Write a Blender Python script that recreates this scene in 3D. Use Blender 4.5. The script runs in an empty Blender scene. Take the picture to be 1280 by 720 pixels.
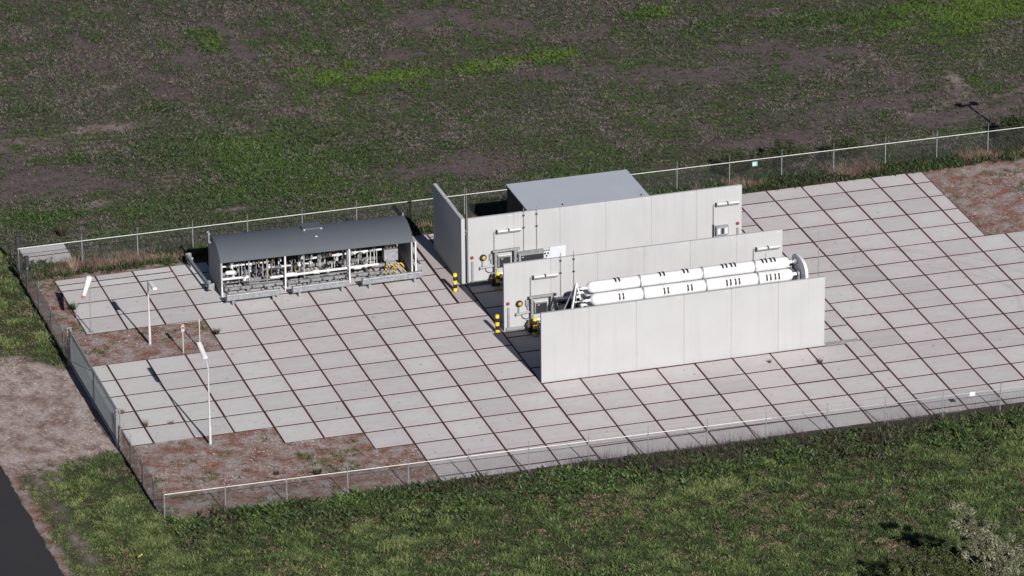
import bpy, math, random
import numpy as np
from mathutils import Vector, Matrix

random.seed(7)
rng = np.random.default_rng(7)
scene = bpy.context.scene
COL = scene.collection
PI = math.pi

# ------------------------------------------------------------------ helpers
class MB:
    """collects verts and faces of one mesh"""
    def __init__(self):
        self.v = []; self.f = []; self.parts = []
    def add(self, vs, fs):
        o = len(self.v); self.parts.append((o, len(self.f)))
        self.v += [tuple(p) for p in vs]
        self.f += [tuple(i + o for i in q) for q in fs]
        return self
    def box(self, c, s, rz=0.0, rx=0.0, ry=0.0, bev=0.0):
        x, y, z = s[0] / 2, s[1] / 2, s[2] / 2
        if bev > 0:
            b = min(bev, x * .9, y * .9, z * .9)
            pts = []
            for sx in (-1, 1):
                for sy in (-1, 1):
                    for sz in (-1, 1):
                        pts += [(sx * x, sy * (y - b), sz * (z - b)), (sx * (x - b), sy * y, sz * (z - b)), (sx * (x - b), sy * (y - b), sz * z)]
            import bmesh
            bm = bmesh.new()
            for p in pts: bm.verts.new(p)
            bmesh.ops.convex_hull(bm, input=bm.verts)
            bm.verts.index_update()
            vs = [tuple(v.co) for v in bm.verts]
            fs = [tuple(v.index for v in f.verts) for f in bm.faces]
            bm.free()
        else:
            vs = [(-x, -y, -z), (x, -y, -z), (x, y, -z), (-x, y, -z), (-x, -y, z), (x, -y, z), (x, y, z), (-x, y, z)]
            fs = [(0, 3, 2, 1), (4, 5, 6, 7), (0, 1, 5, 4), (1, 2, 6, 5), (2, 3, 7, 6), (3, 0, 4, 7)]
        m = Matrix.Rotation(rz, 3, 'Z') @ Matrix.Rotation(ry, 3, 'Y') @ Matrix.Rotation(rx, 3, 'X')
        return self.add([m @ Vector(p) + Vector(c) for p in vs], fs)
    def tube(self, path, r, n=8, cap=True):
        P = [Vector(p) for p in path]
        rs = r if isinstance(r, (list, tuple)) else [r] * len(P)
        rings = []
        prev = None
        for i, p in enumerate(P):
            d = (P[min(i + 1, len(P) - 1)] - P[max(i - 1, 0)]).normalized()
            a = Vector((0, 0, 1)) if abs(d.z) < .9 else Vector((1, 0, 0))
            if prev is not None:
                a = prev
            u = d.cross(a).normalized(); w = u.cross(d).normalized(); prev = w
            rings.append([p + (u * math.cos(2 * PI * k / n) + w * math.sin(2 * PI * k / n)) * rs[i] for k in range(n)])
        vs = [q for ring in rings for q in ring]
        fs = []
        for i in range(len(P) - 1):
            for k in range(n):
                a, b = i * n + k, i * n + (k + 1) % n
                fs.append((a, b, b + n, a + n))
        if cap:
            fs.append(tuple(range(n - 1, -1, -1)))
            fs.append(tuple((len(P) - 1) * n + k for k in range(n)))
        return self.add(vs, fs)
    def lathe(self, base, axis, prof, n=20):
        """prof: list of (distance along axis, radius)"""
        ax = Vector(axis).normalized()
        a = Vector((0, 0, 1)) if abs(ax.z) < .9 else Vector((1, 0, 0))
        u = ax.cross(a).normalized(); w = ax.cross(u).normalized()
        vs = []; fs = []
        for d, r in prof:
            for k in range(n):
                t = 2 * PI * k / n
                vs.append(Vector(base) + ax * d + (u * math.cos(t) + w * math.sin(t)) * max(r, 1e-4))
        for i in range(len(prof) - 1):
            for k in range(n):
                p, q = i * n + k, i * n + (k + 1) % n
                fs.append((p, q, q + n, p + n))
        fs.append(tuple(range(n - 1, -1, -1)))
        fs.append(tuple((len(prof) - 1) * n + k for k in range(n)))
        return self.add(vs, fs)
    def prism(self, poly, origin, ux, uy, depth):
        """extrude a polygon given in (ux, uy) by vector depth"""
        o, ux, uy, dp = Vector(origin), Vector(ux), Vector(uy), Vector(depth)
        n = len(poly)
        a = [o + ux * p[0] + uy * p[1] for p in poly]
        vs = a + [p + dp for p in a]
        fs = [tuple(range(n - 1, -1, -1)), tuple(range(n, 2 * n))]
        fs += [(i, (i + 1) % n, (i + 1) % n + n, i + n) for i in range(n)]
        return self.add(vs, fs)
    def strip(self, prof, path_a, path_b, axes, th):
        """thick sheet: profile points (d, h) in axes, swept from a to b"""
        A, B = Vector(path_a), Vector(path_b)
        ud, uh = Vector(axes[0]), Vector(axes[1])
        n = len(prof)
        fr = [(d, h) for d, h in prof] + [(d - th, h) for d, h in reversed(prof)]
        m = len(fr)
        vs = [A + ud * d + uh * h for d, h in fr] + [B + ud * d + uh * h for d, h in fr]
        fs = [(i, (i + 1) % m, (i + 1) % m + m, i + m) for i in range(m)]
        for i in range(n - 1):
            fs.append((i + 1, i, m - 1 - i, m - 2 - i)); fs.append((i + m, i + 1 + m, m - 2 - i + m, m - 1 - i + m))
        return self.add(vs, fs)
    def each(self, name, mat, parent=None, smooth=False):
        """every added piece becomes a part of its own"""
        out = []
        for i, (v0, f0) in enumerate(self.parts):
            v1, f1 = self.parts[i + 1] if i + 1 < len(self.parts) else (len(self.v), len(self.f))
            m = MB(); m.v = self.v[v0:v1]; m.f = [tuple(k - v0 for k in q) for q in self.f[f0:f1]]
            out.append(m.build(name, mat, parent, smooth))
        return out
    def arc(self, x, y, z, a0, a1, r0, r1, w, n=10):
        """curved band round a tube lying along x; angle 0 faces -y, 90 is up"""
        vs = []
        for k in range(n + 1):
            a = math.radians(a0 + (a1 - a0) * k / n)
            for r in (r0, r1):
                for dx in (-w / 2, w / 2): vs.append((x + dx, y - math.cos(a) * r, z + math.sin(a) * r))
        fs = []
        for k in range(n):
            o = 4 * k
            for p, q in ((0, 1), (1, 3), (3, 2), (2, 0)): fs.append((o + p, o + q, o + q + 4, o + p + 4))
        if abs(a1 - a0) < 359: fs += [(0, 1, 3, 2), (4 * n, 4 * n + 1, 4 * n + 3, 4 * n + 2)]
        return self.add(vs, fs)
    def build(self, name, mat, parent=None, smooth=False):
        me = bpy.data.meshes.new(name)
        off = Vector((0, 0, 0))
        p = parent
        while p is not None:
            off += p.location; p = p.parent
        me.from_pydata([tuple(Vector(v) - off) for v in self.v], [], self.f)
        if isinstance(mat, (list, tuple)):
            for m in mat: me.materials.append(m)
        else:
            me.materials.append(mat)
        import bmesh
        bm = bmesh.new(); bm.from_mesh(me); bmesh.ops.recalc_face_normals(bm, faces=bm.faces); bm.to_mesh(me); bm.free()
        me.update()
        if smooth:
            me.shade_smooth()
            me.set_sharp_from_angle(angle=math.radians(38))
        o = bpy.data.objects.new(name, me)
        COL.objects.link(o)
        if parent is not None:
            o.parent = parent
        return o

def empty(name, loc, label, cat, group=None):
    o = bpy.data.objects.new(name, None); COL.objects.link(o)
    o.location = loc; o.empty_display_size = .2
    tag(o, label, cat, group)
    return o

def tag(o, label=None, cat=None, group=None, kind=None):
    if label: o['label'] = label
    if cat: o['category'] = cat
    if group: o['group'] = group
    if kind: o['kind'] = kind
    return o

def fast_mesh(name, verts, faces, mat, attrs=None, smooth=False, uv=None, parent=None):
    """verts Nx3, faces MxK (all same K) by numpy"""
    verts = np.asarray(verts, np.float32); faces = np.asarray(faces, np.int32)
    me = bpy.data.meshes.new(name)
    M, K = faces.shape
    me.vertices.add(len(verts)); me.vertices.foreach_set('co', verts.ravel())
    me.loops.add(M * K); me.loops.foreach_set('vertex_index', faces.ravel())
    me.polygons.add(M)
    me.polygons.foreach_set('loop_start', np.arange(M, dtype=np.int32) * K)
    me.polygons.foreach_set('use_smooth', np.full(M, bool(smooth)))
    if uv is not None:
        l = me.uv_layers.new(name='slab'); l.data.foreach_set('uv', np.asarray(uv, np.float32)[faces.ravel()].ravel())
    me.update(calc_edges=True)
    for k, a in (attrs or {}).items():
        a = np.asarray(a, np.float32)
        if a.ndim == 1:
            at = me.attributes.new(k, 'FLOAT', 'POINT'); at.data.foreach_set('value', a)
        else:
            at = me.attributes.new(k, 'FLOAT_COLOR', 'POINT')
            if a.shape[1] == 3: a = np.c_[a, np.ones(len(a))]
            at.data.foreach_set('color', a.astype(np.float32).ravel())
    me.materials.append(mat)
    me.validate()
    o = bpy.data.objects.new(name, me); COL.objects.link(o)
    if parent is not None: o.parent = parent
    return o

# value noise --------------------------------------------------------------
_T = rng.random((256, 256))
def vnoise(x, y, s):
    x = np.asarray(x) / s + 1000.3; y = np.asarray(y) / s + 1000.7
    xi = np.floor(x).astype(int); yi = np.floor(y).astype(int)
    fx = x - xi; fy = y - yi
    fx = fx * fx * (3 - 2 * fx); fy = fy * fy * (3 - 2 * fy)
    g = lambda a, b: _T[a & 255, b & 255]
    return (g(xi, yi) * (1 - fx) + g(xi + 1, yi) * fx) * (1 - fy) + (g(xi, yi + 1) * (1 - fx) + g(xi + 1, yi + 1) * fx) * fy
def fbm(x, y, s, o=4):
    t = 0; a = 1; n = 0
    for i in range(o):
        t = t + a * vnoise(x + 37.1 * i, y - 17.7 * i, s / 2 ** i); n += a; a *= .55
    return t / n
def sstep(e0, e1, x):
    t = np.clip((x - e0) / (e1 - e0), 0, 1); return t * t * (3 - 2 * t)

# ------------------------------------------------------------------ materials
def srgb(r, g, b):
    f = lambda c: (c / 255 / 12.92) if c / 255 < .04045 else ((c / 255 + .055) / 1.055) ** 2.4
    return (f(r), f(g), f(b), 1)

def newmat(name):
    m = bpy.data.materials.new(name); m.use_nodes = True
    nt = m.node_tree; b = nt.nodes['Principled BSDF']
    return m, nt, b
def N(nt, t, **kw):
    n = nt.nodes.new(t)
    for k, v in kw.items():
        if k.startswith('i_'): n.inputs[k[2:].replace('_', ' ')].default_value = v
        else: setattr(n, k, v)
    return n
KC = 1.0
def ramp(nt, fac, stops):
    r = nt.nodes.new('ShaderNodeValToRGB')
    e = r.color_ramp.elements
    while len(e) < len(stops): e.new(.5)
    for i, (p, c) in enumerate(stops):
        k = 1.0 if tuple(c[:3]) in ((0, 0, 0), (1, 1, 1)) else KC
        e[i].position = p; e[i].color = (c[0] * k, c[1] * k, c[2] * k, 1)
    nt.links.new(fac, r.inputs[0]); return r.outputs[0]
def mixc(nt, fac, a, b, mode='MIX'):
    m = nt.nodes.new('ShaderNodeMix'); m.data_type = 'RGBA'; m.blend_type = mode
    for sock, v in ((m.inputs['Factor'], fac), (m.inputs[6], a), (m.inputs[7], b)):
        if hasattr(v, 'node'): nt.links.new(v, sock)
        elif isinstance(v, (int, float)): sock.default_value = v
        else: sock.default_value = (v[0] * KC, v[1] * KC, v[2] * KC, 1)
    return m.outputs[2]
def noise(nt, vec, scale, detail=4, rough=.6):
    n = N(nt, 'ShaderNodeTexNoise'); n.inputs['Scale'].default_value = scale
    n.inputs['Detail'].default_value = detail; n.inputs['Roughness'].default_value = rough
    if vec is not None: nt.links.new(vec, n.inputs['Vector'])
    return n.outputs['Fac']
def math_(nt, op, a, b=None):
    m = N(nt, 'ShaderNodeMath', operation=op)
    for i, v in enumerate((a, b)):
        if v is None: continue
        if hasattr(v, 'node'): nt.links.new(v, m.inputs[i])
        else: m.inputs[i].default_value = v
    return m.outputs[0]
def mapping(nt, vec, scale=(1, 1, 1), rot=(0, 0, 0)):
    m = N(nt, 'ShaderNodeMapping'); m.inputs['Scale'].default_value = scale; m.inputs['Rotation'].default_value = rot
    nt.links.new(vec, m.inputs['Vector']); return m.outputs[0]
def wpos(nt): return N(nt, 'ShaderNodeNewGeometry').outputs['Position']
def bump(nt, b, h, strength=.5, dist=.02):
    n = N(nt, 'ShaderNodeBump'); n.inputs['Strength'].default_value = strength; n.inputs['Distance'].default_value = dist
    nt.links.new(h, n.inputs['Height']); nt.links.new(n.outputs[0], b.inputs['Normal'])

def simple(name, col, rough=.6, metal=0.0, var=.12, scale=9.0, spec=.4):
    m, nt, b = newmat(name)
    f = noise(nt, wpos(nt), scale, 5, .65)
    c0 = tuple(max(0, x * (1 - var * 1.6)) for x in col[:3]); c1 = tuple(min(1, x * (1 + var)) for x in col[:3])
    nt.links.new(ramp(nt, f, [(.3, c0), (.7, c1)]), b.inputs['Base Color'])
    b.inputs['Roughness'].default_value = rough; b.inputs['Metallic'].default_value = metal
    b.inputs['Specular IOR Level'].default_value = spec
    return m

M = {}
M['galv'] = simple('galvanised_steel', (.33, .34, .355), .5, .45, .22, 6)
M['galv_dull'] = simple('dull_galvanised_steel', (.24, .245, .25), .6, .3, .25, 6)
M['white_paint'] = simple('white_paint', (.56, .555, .55), .45, 0, .06, 3)
M['white_rail'] = simple('white_rail_paint', (.62, .61, .58), .5, 0, .12, 3)
M['pole'] = simple('white_pole_paint', (.46, .46, .455), .45, 0, .08, 3)
M['tank_white'] = simple('tank_white_paint', (.66, .66, .66), .42, 0, .06, 1.2)
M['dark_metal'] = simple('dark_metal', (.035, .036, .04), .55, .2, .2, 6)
M['black'] = simple('black_rubber', (.018, .018, .02), .7, 0, .2, 6)
M['grey_metal'] = simple('grey_painted_metal', (.22, .225, .23), .5, .1, .15, 5)
M['mid_grey'] = simple('mid_grey_metal', (.27, .275, .28), .55, .2, .18, 5)
M['red'] = simple('red_plastic', (.30, .02, .035), .45, 0, .1, 8)
M['yellow'] = simple('yellow_paint', (.50, .31, .03), .5, 0, .15, 8)
M['brass'] = simple('brown_pipe_metal', (.20, .12, .05), .5, .4, .3, 8)
M['board'] = simple('white_board', (.52, .54, .56), .5, 0, .05, 3)
M['sign_green'] = simple('green_sign', (.17, .40, .36), .5, 0, .05, 3)
M['sock'] = simple('white_nylon', (.62, .58, .57), .8, 0, .06, 4)
M['sock_red'] = simple('red_nylon', (.36, .12, .13), .8, 0, .1, 4)
M['gate_mesh'] = simple('blue_grey_mesh_wire', (.27, .32, .33), .5, .1, .1, 5)
M['wire'] = simple('chain_link_wire', (.085, .085, .088), .6, .3, .1, 5)
M['side_panel'] = simple('grey_sheet_metal', (.25, .255, .265), .5, .1, .12, 2)
M['joint'] = simple('joint_filler', (.30, .298, .29), .85, 0, .2, 5)

M['anchor'] = simple('pale_mortar', (.44, .435, .42), .85, 0, .08, 6)
M['beige'] = simple('weathered_white_paint', (.42, .40, .37), .6, 0, .15, 6)
M['moss'] = simple('dark_joint_soil', (.066, .029, .026), .95, 0, .35, 7, .1)
KC = 1.36        # real-world level of the mineral and plant colours below
def roof_mat(name, col, rough, spec=.5):
    m, nt, b = newmat(name)
    p = wpos(nt)
    f = noise(nt, p, .5, 4, .6); g = noise(nt, mapping(nt, p, (2.5, .35, 1)), 1.6, 4, .6)
    c = mixc(nt, math_(nt, 'MULTIPLY', f, .5), tuple(x * .85 for x in col), tuple(x * 1.2 for x in col))
    c = mixc(nt, math_(nt, 'MULTIPLY', g, .35), c, tuple(x * .75 for x in col))
    nt.links.new(c, b.inputs['Base Color'])
    b.inputs['Roughness'].default_value = rough; b.inputs['Specular IOR Level'].default_value = spec
    return m
M['arch_roof'] = roof_mat('slate_grey_roof_sheet', (.063, .070, .080), .5)
M['flat_roof'] = roof_mat('pale_grey_roof_sheet', (.315, .33, .36), .42)

def concrete_wall_mat():
    m, nt, b = newmat('cast_concrete')
    p = wpos(nt)
    big = noise(nt, p, .45, 5, .6); fine = noise(nt, p, 14, 4, .7)
    streak = noise(nt, mapping(nt, p, (3.2, 3.2, .16)), 1.0, 5, .62)
    c = ramp(nt, big, [(.25, (.270, .269, .268)), (.75, (.305, .304, .303))])
    s = ramp(nt, streak, [(.50, (0, 0, 0)), (.85, (1, 1, 1))])
    c = mixc(nt, math_(nt, 'MULTIPLY', s, .38), c, (.205, .20, .195))
    c = mixc(nt, math_(nt, 'MULTIPLY', fine, .12), c, (.2, .2, .2))
    sp = noise(nt, p, 5.5, 2, .5)
    c = mixc(nt, math_(nt, 'MULTIPLY', ramp(nt, sp, [(.68, (0, 0, 0)), (.76, (1, 1, 1))]), .12), c, (.2, .2, .2))
    rnd = N(nt, 'ShaderNodeObjectInfo').outputs['Random']
    c = mixc(nt, math_(nt, 'MULTIPLY', rnd, .26), c, (.24, .238, .234))
    nt.links.new(c, b.inputs['Base Color']); b.inputs['Roughness'].default_value = .85
    b.inputs['Specular IOR Level'].default_value = .25
    bump(nt, b, fine, .12, .01)
    return m
M['concrete'] = concrete_wall_mat()

def slab_mat(name, warm=0.0):
    m, nt, b = newmat(name)
    p = wpos(nt)
    uv = N(nt, 'ShaderNodeUVMap', uv_map='slab').outputs[0]
    sep = N(nt, 'ShaderNodeSeparateXYZ'); nt.links.new(uv, sep.inputs[0])
    # distance to the slab's nearest edge, 0 at the edge: rusty stain bleeds from the joints
    ax = math_(nt, 'ABSOLUTE', math_(nt, 'SUBTRACT', sep.outputs[0], .5))
    ay = math_(nt, 'ABSOLUTE', math_(nt, 'SUBTRACT', sep.outputs[1], .5))
    e = math_(nt, 'MAXIMUM', ax, ay)
    n1 = noise(nt, p, 1.4, 5, .65); n2 = noise(nt, p, .12, 3, .5); n3 = noise(nt, p, 9, 5, .7); n4 = noise(nt, mapping(nt, p, (.6, 2.2, 1), (0, 0, .4)), .9, 5, .6)
    att = N(nt, 'ShaderNodeAttribute', attribute_name='tone').outputs['Fac']
    edge = math_(nt, 'ADD', e, math_(nt, 'MULTIPLY', math_(nt, 'SUBTRACT', n1, .5), .45))
    st = ramp(nt, edge, [(.22, (0, 0, 0)), (.5, (1, 1, 1))])
    grey = (.400, .392, .378); pink = (.388, .340, .342)
    c = mixc(nt, st, grey, pink)
    c = mixc(nt, math_(nt, 'MULTIPLY', ramp(nt, n2, [(.4, (0, 0, 0)), (.62, (1, 1, 1))]), .55), c, (.375, .325, .328))
    xs = N(nt, 'ShaderNodeSeparateXYZ'); nt.links.new(p, xs.inputs[0])
    old = math_(nt, 'ADD', math_(nt, 'MULTIPLY', xs.outputs[0], .06), math_(nt, 'MULTIPLY', n2, 1.6))   # the older slabs lie at the left
    c = mixc(nt, math_(nt, 'MULTIPLY', ramp(nt, old, [(.2, (1, 1, 1)), (1.0, (0, 0, 0))]), .75), c, (.392, .392, .374))
    c = mixc(nt, att, c, (.285, .265, .262))
    c = mixc(nt, math_(nt, 'MULTIPLY', ramp(nt, n4, [(.48, (0, 0, 0)), (.70, (1, 1, 1))]), .38), c, (.43, .425, .405))
    c = mixc(nt, math_(nt, 'MULTIPLY', n3, .30), c, (.22, .205, .20))
    sp = noise(nt, p, 3.1, 2, .4)
    c = mixc(nt, math_(nt, 'MULTIPLY', ramp(nt, sp, [(.70, (0, 0, 0)), (.75, (1, 1, 1))]), .6), c, (.12, .11, .10))
    st2 = noise(nt, mapping(nt, p, (1, 1, 1), (0, 0, 1.1)), 2.3, 6, .75)
    c = mixc(nt, math_(nt, 'MULTIPLY', ramp(nt, st2, [(.52, (0, 0, 0)), (.72, (1, 1, 1))]), .42), c, (.235, .215, .21))
    for cx, cy, rad in ((31.0, -9.0, 7.55), (31.5, -11.5, 7.55), (31.3, -10.9, 9.3)):   # tyre marks curving over the yard
        sb = N(nt, 'ShaderNodeVectorMath', operation='DISTANCE'); nt.links.new(p, sb.inputs[0]); sb.inputs[1].default_value = (cx, cy, 0)
        d = math_(nt, 'ABSOLUTE', math_(nt, 'SUBTRACT', sb.outputs['Value'], rad))
        k = ramp(nt, math_(nt, 'MULTIPLY', d, 4.0), [(.25, (1, 1, 1)), (.75, (0, 0, 0))])
        sx = N(nt, 'ShaderNodeSeparateXYZ'); nt.links.new(p, sx.inputs[0])
        k = math_(nt, 'MULTIPLY', math_(nt, 'MULTIPLY', k, math_(nt, 'GREATER_THAN', sx.outputs[0], 32.5)), math_(nt, 'MULTIPLY', math_(nt, 'GREATER_THAN', sx.outputs[1], cy - 3), .30))
        c = mixc(nt, math_(nt, 'MULTIPLY', k, n1), c, (.15, .14, .14))
    if warm: c = mixc(nt, warm, c, (.21, .175, .16))
    nt.links.new(c, b.inputs['Base Color']); b.inputs['Roughness'].default_value = .85; b.inputs['Specular IOR Level'].default_value = .25
    bump(nt, b, n3, .15, .01)
    return m
M['slab'] = slab_mat('paving_slab_concrete')
M['strip'] = slab_mat('brownish_concrete_strip', .55)

def asphalt_mat():
    m, nt, b = newmat('asphalt')
    p = wpos(nt); f = noise(nt, p, 25, 5, .8); g = noise(nt, p, .4, 3, .5)
    c = ramp(nt, f, [(.3, (.014, .0135, .015)), (.7, (.024, .023, .025))])
    c = mixc(nt, math_(nt, 'MULTIPLY', g, .3), c, (.038, .036, .036))
    nt.links.new(c, b.inputs['Base Color']); b.inputs['Roughness'].default_value = .9; b.inputs['Specular IOR Level'].default_value = .2
    bump(nt, b, f, .3, .01); return m
M['asphalt'] = asphalt_mat()

def ground_mat():
    m, nt, b = newmat('soil_and_low_grass')
    p = wpos(nt)
    z = N(nt, 'ShaderNodeAttribute', attribute_name='zone'); s = N(nt, 'ShaderNodeSeparateColor'); nt.links.new(z.outputs['Color'], s.inputs[0])
    gz = N(nt, 'ShaderNodeAttribute', attribute_name='lush').outputs['Fac']
    f = noise(nt, p, 6, 6, .75); g = noise(nt, p, 1.1, 5, .65); h = noise(nt, p, 30, 3, .7)
    soil = ramp(nt, f, [(.30, (.024, .018, .018)), (.5, (.055, .042, .042)), (.70, (.100, .078, .078))])
    gr = ramp(nt, f, [(.3, (.010, .014, .006)), (.55, (.026, .034, .013)), (.75, (.055, .056, .028))])
    c = mixc(nt, gz, soil, gr)
    red = ramp(nt, noise(nt, p, 4.2, 6, .8), [(.30, (.060, .026, .019)), (.48, (.145, .070, .051)), (.62, (.215, .130, .105)), (.75, (.30, .24, .21))])
    gravel = ramp(nt, noise(nt, p, 9, 5, .85), [(.3, (.095, .070, .066)), (.5, (.215, .18, .17)), (.7, (.37, .33, .315))])
    red = mixc(nt, ramp(nt, g, [(.42, (0, 0, 0)), (.58, (1, 1, 1))]), red, gravel)
    c = mixc(nt, s.outputs[0], c, red)
    sand = ramp(nt, f, [(.3, (.16, .125, .112)), (.5, (.275, .225, .21)), (.7, (.37, .32, .305))])
    tw = noise(nt, mapping(nt, p, (.9, .7, 1), (0, 0, .35)), 1.0, 8, .78)
    sand = mixc(nt, ramp(nt, tw, [(.40, (1, 1, 1)), (.56, (0, 0, 0))]), sand, (.135, .088, .070))
    tk = noise(nt, p, 2.6, 5, .7)
    sand = mixc(nt, math_(nt, 'MULTIPLY', ramp(nt, tk, [(.60, (0, 0, 0)), (.68, (1, 1, 1))]), .7), sand, (.06, .05, .03))
    c = mixc(nt, s.outputs[1], c, sand)
    bare = ramp(nt, f, [(.32, (.055, .041, .043)), (.68, (.110, .084, .088))])
    c = mixc(nt, s.outputs[2], c, bare)
    c = mixc(nt, math_(nt, 'MULTIPLY', h, .25), c, (.03, .025, .02))
    nt.links.new(c, b.inputs['Base Color']); b.inputs['Roughness'].default_value = .95; b.inputs['Specular IOR Level'].default_value = .1
    bump(nt, b, f, .8, .05); return m
M['ground'] = ground_mat()

def leaf_mat(name, stops, rough=.6, clump=None):
    m, nt, b = newmat(name)
    t = N(nt, 'ShaderNodeAttribute', attribute_name='tone').outputs['Fac']
    nt.links.new(ramp(nt, t, stops), b.inputs['Base Color'])
    b.inputs['Roughness'].default_value = rough; b.inputs['Specular IOR Level'].default_value = .25
    return m
M['crop'] = leaf_mat('crop_leaf', [(0, (.104, .082, .077)), (.24, (.066, .057, .048)), (.40, (.021, .031, .013)), (.68, (.026, .046, .012)), (1, (.056, .090, .012))])
M['meadow'] = leaf_mat('meadow_blade', [(0, (.19, .14, .09)), (.14, (.088, .074, .036)), (.28, (.015, .023, .009)), (.56, (.036, .058, .018)), (.80, (.061, .088, .027)), (1, (.120, .138, .050))])
M['weed'] = leaf_mat('broad_weed_leaf', [(0, (.055, .036, .024)), (.3, (.018, .022, .010)), (.7, (.026, .044, .013)), (1, (.062, .095, .024))])
M['dry'] = leaf_mat('dry_stalk', [(0, (.055, .032, .028)), (.4, (.115, .075, .055)), (.75, (.20, .148, .105)), (1, (.31, .26, .18))], .8)
M['stem'] = leaf_mat('dead_stem', [(0, (.030, .022, .022)), (.5, (.055, .04, .036)), (1, (.11, .08, .06))], .85)
M['silver'] = leaf_mat('silver_leaf', [(0, (.022, .026, .013)), (.35, (.055, .06, .034)), (.7, (.142, .138, .085)), (1, (.30, .29, .225))])
M['bush'] = leaf_mat('green_bush_leaf', [(0, (.014, .018, .007)), (.5, (.030, .038, .012)), (1, (.085, .095, .03))])
M['stone'] = leaf_mat('pale_pebble', [(0, (.15, .11, .09)), (.5, (.26, .23, .20)), (1, (.45, .43, .40))], .9)
KC = 1.0
M['bark'] = simple('grey_bark', (.14, .12, .10), .9, 0, .3, 20)

def stripe_mat():
    """yellow and black bands by height, painted on the bollard"""
    m, nt, b = newmat('yellow_black_bands')
    oc = N(nt, 'ShaderNodeTexCoord').outputs['Object']
    s = N(nt, 'ShaderNodeSeparateXYZ'); nt.links.new(oc, s.inputs[0])
    w = math_(nt, 'FLOORED_MODULO', s.outputs[2], .42)
    k = math_(nt, 'GREATER_THAN', w, .20)
    f = noise(nt, oc, 12, 4, .7)
    y = mixc(nt, f, (.62, .40, .01), (.85, .58, .02))
    nt.links.new(mixc(nt, k, y, (.012, .012, .013)), b.inputs['Base Color']); b.inputs['Roughness'].default_value = .45
    return m
M['bands'] = stripe_mat()
def hoop_mat():
    m, nt, b = newmat('yellow_black_hoop')
    p = wpos(nt); s = N(nt, 'ShaderNodeSeparateXYZ'); nt.links.new(p, s.inputs[0])
    w = math_(nt, 'FLOORED_MODULO', math_(nt, 'ADD', s.outputs[0], math_(nt, 'MULTIPLY', s.outputs[2], .8)), .17)
    k = math_(nt, 'GREATER_THAN', w, .10)
    nt.links.new(mixc(nt, k, (.55, .32, .015), (.015, .014, .014)), b.inputs['Base Color']); b.inputs['Roughness'].default_value = .45
    return m
M['hoop'] = hoop_mat()

# ------------------------------------------------------------------ camera, light, sky
cam = bpy.data.cameras.new('camera'); co = bpy.data.objects.new('camera', cam); COL.objects.link(co)
co.location = (-65.624, -265.220, 117.2815)
co.rotation_euler = (math.radians(66.97838), math.radians(.505172), math.radians(-17.01342))
cam.sensor_width = 36; cam.lens = 7258.87 / 1280 * 36
cam.clip_start = 1; cam.clip_end = 6000
scene.camera = co

SUN_DIR = Vector((.54, -6.63, 3.80)).normalized()     # towards the sun
el = math.asin(SUN_DIR.z); az = math.atan2(SUN_DIR.x, SUN_DIR.y)   # azimuth clockwise from +y
ld = bpy.data.lights.new('sun', 'SUN'); lo = bpy.data.objects.new('sun', ld); COL.objects.link(lo)
ld.energy = 5.0; ld.angle = math.radians(.5); ld.color = (1, .968, .940)
lo.rotation_euler = (-SUN_DIR).to_track_quat('-Z', 'Y').to_euler()
w = bpy.data.worlds.new('World'); scene.world = w; w.use_nodes = True
sk = w.node_tree.nodes.new('ShaderNodeTexSky'); sk.sky_type = 'NISHITA'; sk.sun_disc = False
sk.air_density = .55; sk.dust_density = .25; sk.ozone_density = 1.6
sk.sun_elevation = el; sk.sun_rotation = az
w.node_tree.links.new(sk.outputs[0], w.node_tree.nodes['Background'].inputs[0])
w.node_tree.nodes['Background'].inputs[1].default_value = .05
vs_ = scene.view_settings
vs_.view_transform = 'Standard'; vs_.look = 'None'; vs_.gamma = 1; vs_.use_curve_mapping = False
vs_.exposure = .34

# ------------------------------------------------------------------ paving slabs
slabs = []; strips = []
def rows(y0, y1, step=2.0, phase=0.0):
    """row borders inside [y0, y1] at phase + k*step"""
    ys = [y0]; k = math.ceil((y0 - phase) / step + 1e-6)
    while phase + k * step < y1 - .05:
        if phase + k * step > y0 + .05: ys.append(phase + k * step)
        k += 1
    ys.append(y1); return list(zip(ys[:-1], ys[1:]))
for x0, x1 in ((-8.15, -6), (-6, -4), (-4, -2)):
    for a, b in ((0, 2), (2, 4), (4, 5.85), (5.85, 6.65), (6.65, 7.4)): slabs.append((x0, x1, a, b))
for x0, x1 in ((-9.25, -8.05), (-8.05, -6), (-6, -4), (-4, -2)):
    for a, b in rows(-14, -4): slabs.append((x0, x1, a, b))
for x0, bot in ((-2, -16), (0, -16), (2, -18), (4, -22.6), (6, -22.6), (8, -22.6)):
    for a, b in rows(bot, 7.4): slabs.append((x0, x0 + 2, a, b))
for a, b in rows(-2, 7.4): slabs.append((10, 10.93, a, b))
for a, b in rows(-22.6, -2): slabs.append((10, 12, a, b))
for a, b in rows(-2, 7.4, 4.7, -2): strips.append((10.98, 12, a, b))
for i in range(8):
    for a, b in rows(-22.6, 7.4, 2, -13.06): slabs.append((12 + 2 * i, 14 + 2 * i, a, b))
for a, b in rows(-22.6, 7.4, 2, -12.86): slabs.append((28, 29, a, b))
for i in range(5):
    for a, b in rows(-22.6, 7.55): slabs.append((29 + 2 * i, 31 + 2 * i, a, b))
for a, b in rows(-2, 7.5): slabs.append((39, 39.93, a, b))
for i in range(7):
    for a, b in rows(-22.6, -2): slabs.append((39 + 2 * i, 41 + 2 * i, a, b))
slabs = [s for s in slabs if s[3] - s[2] > .15]

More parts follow.
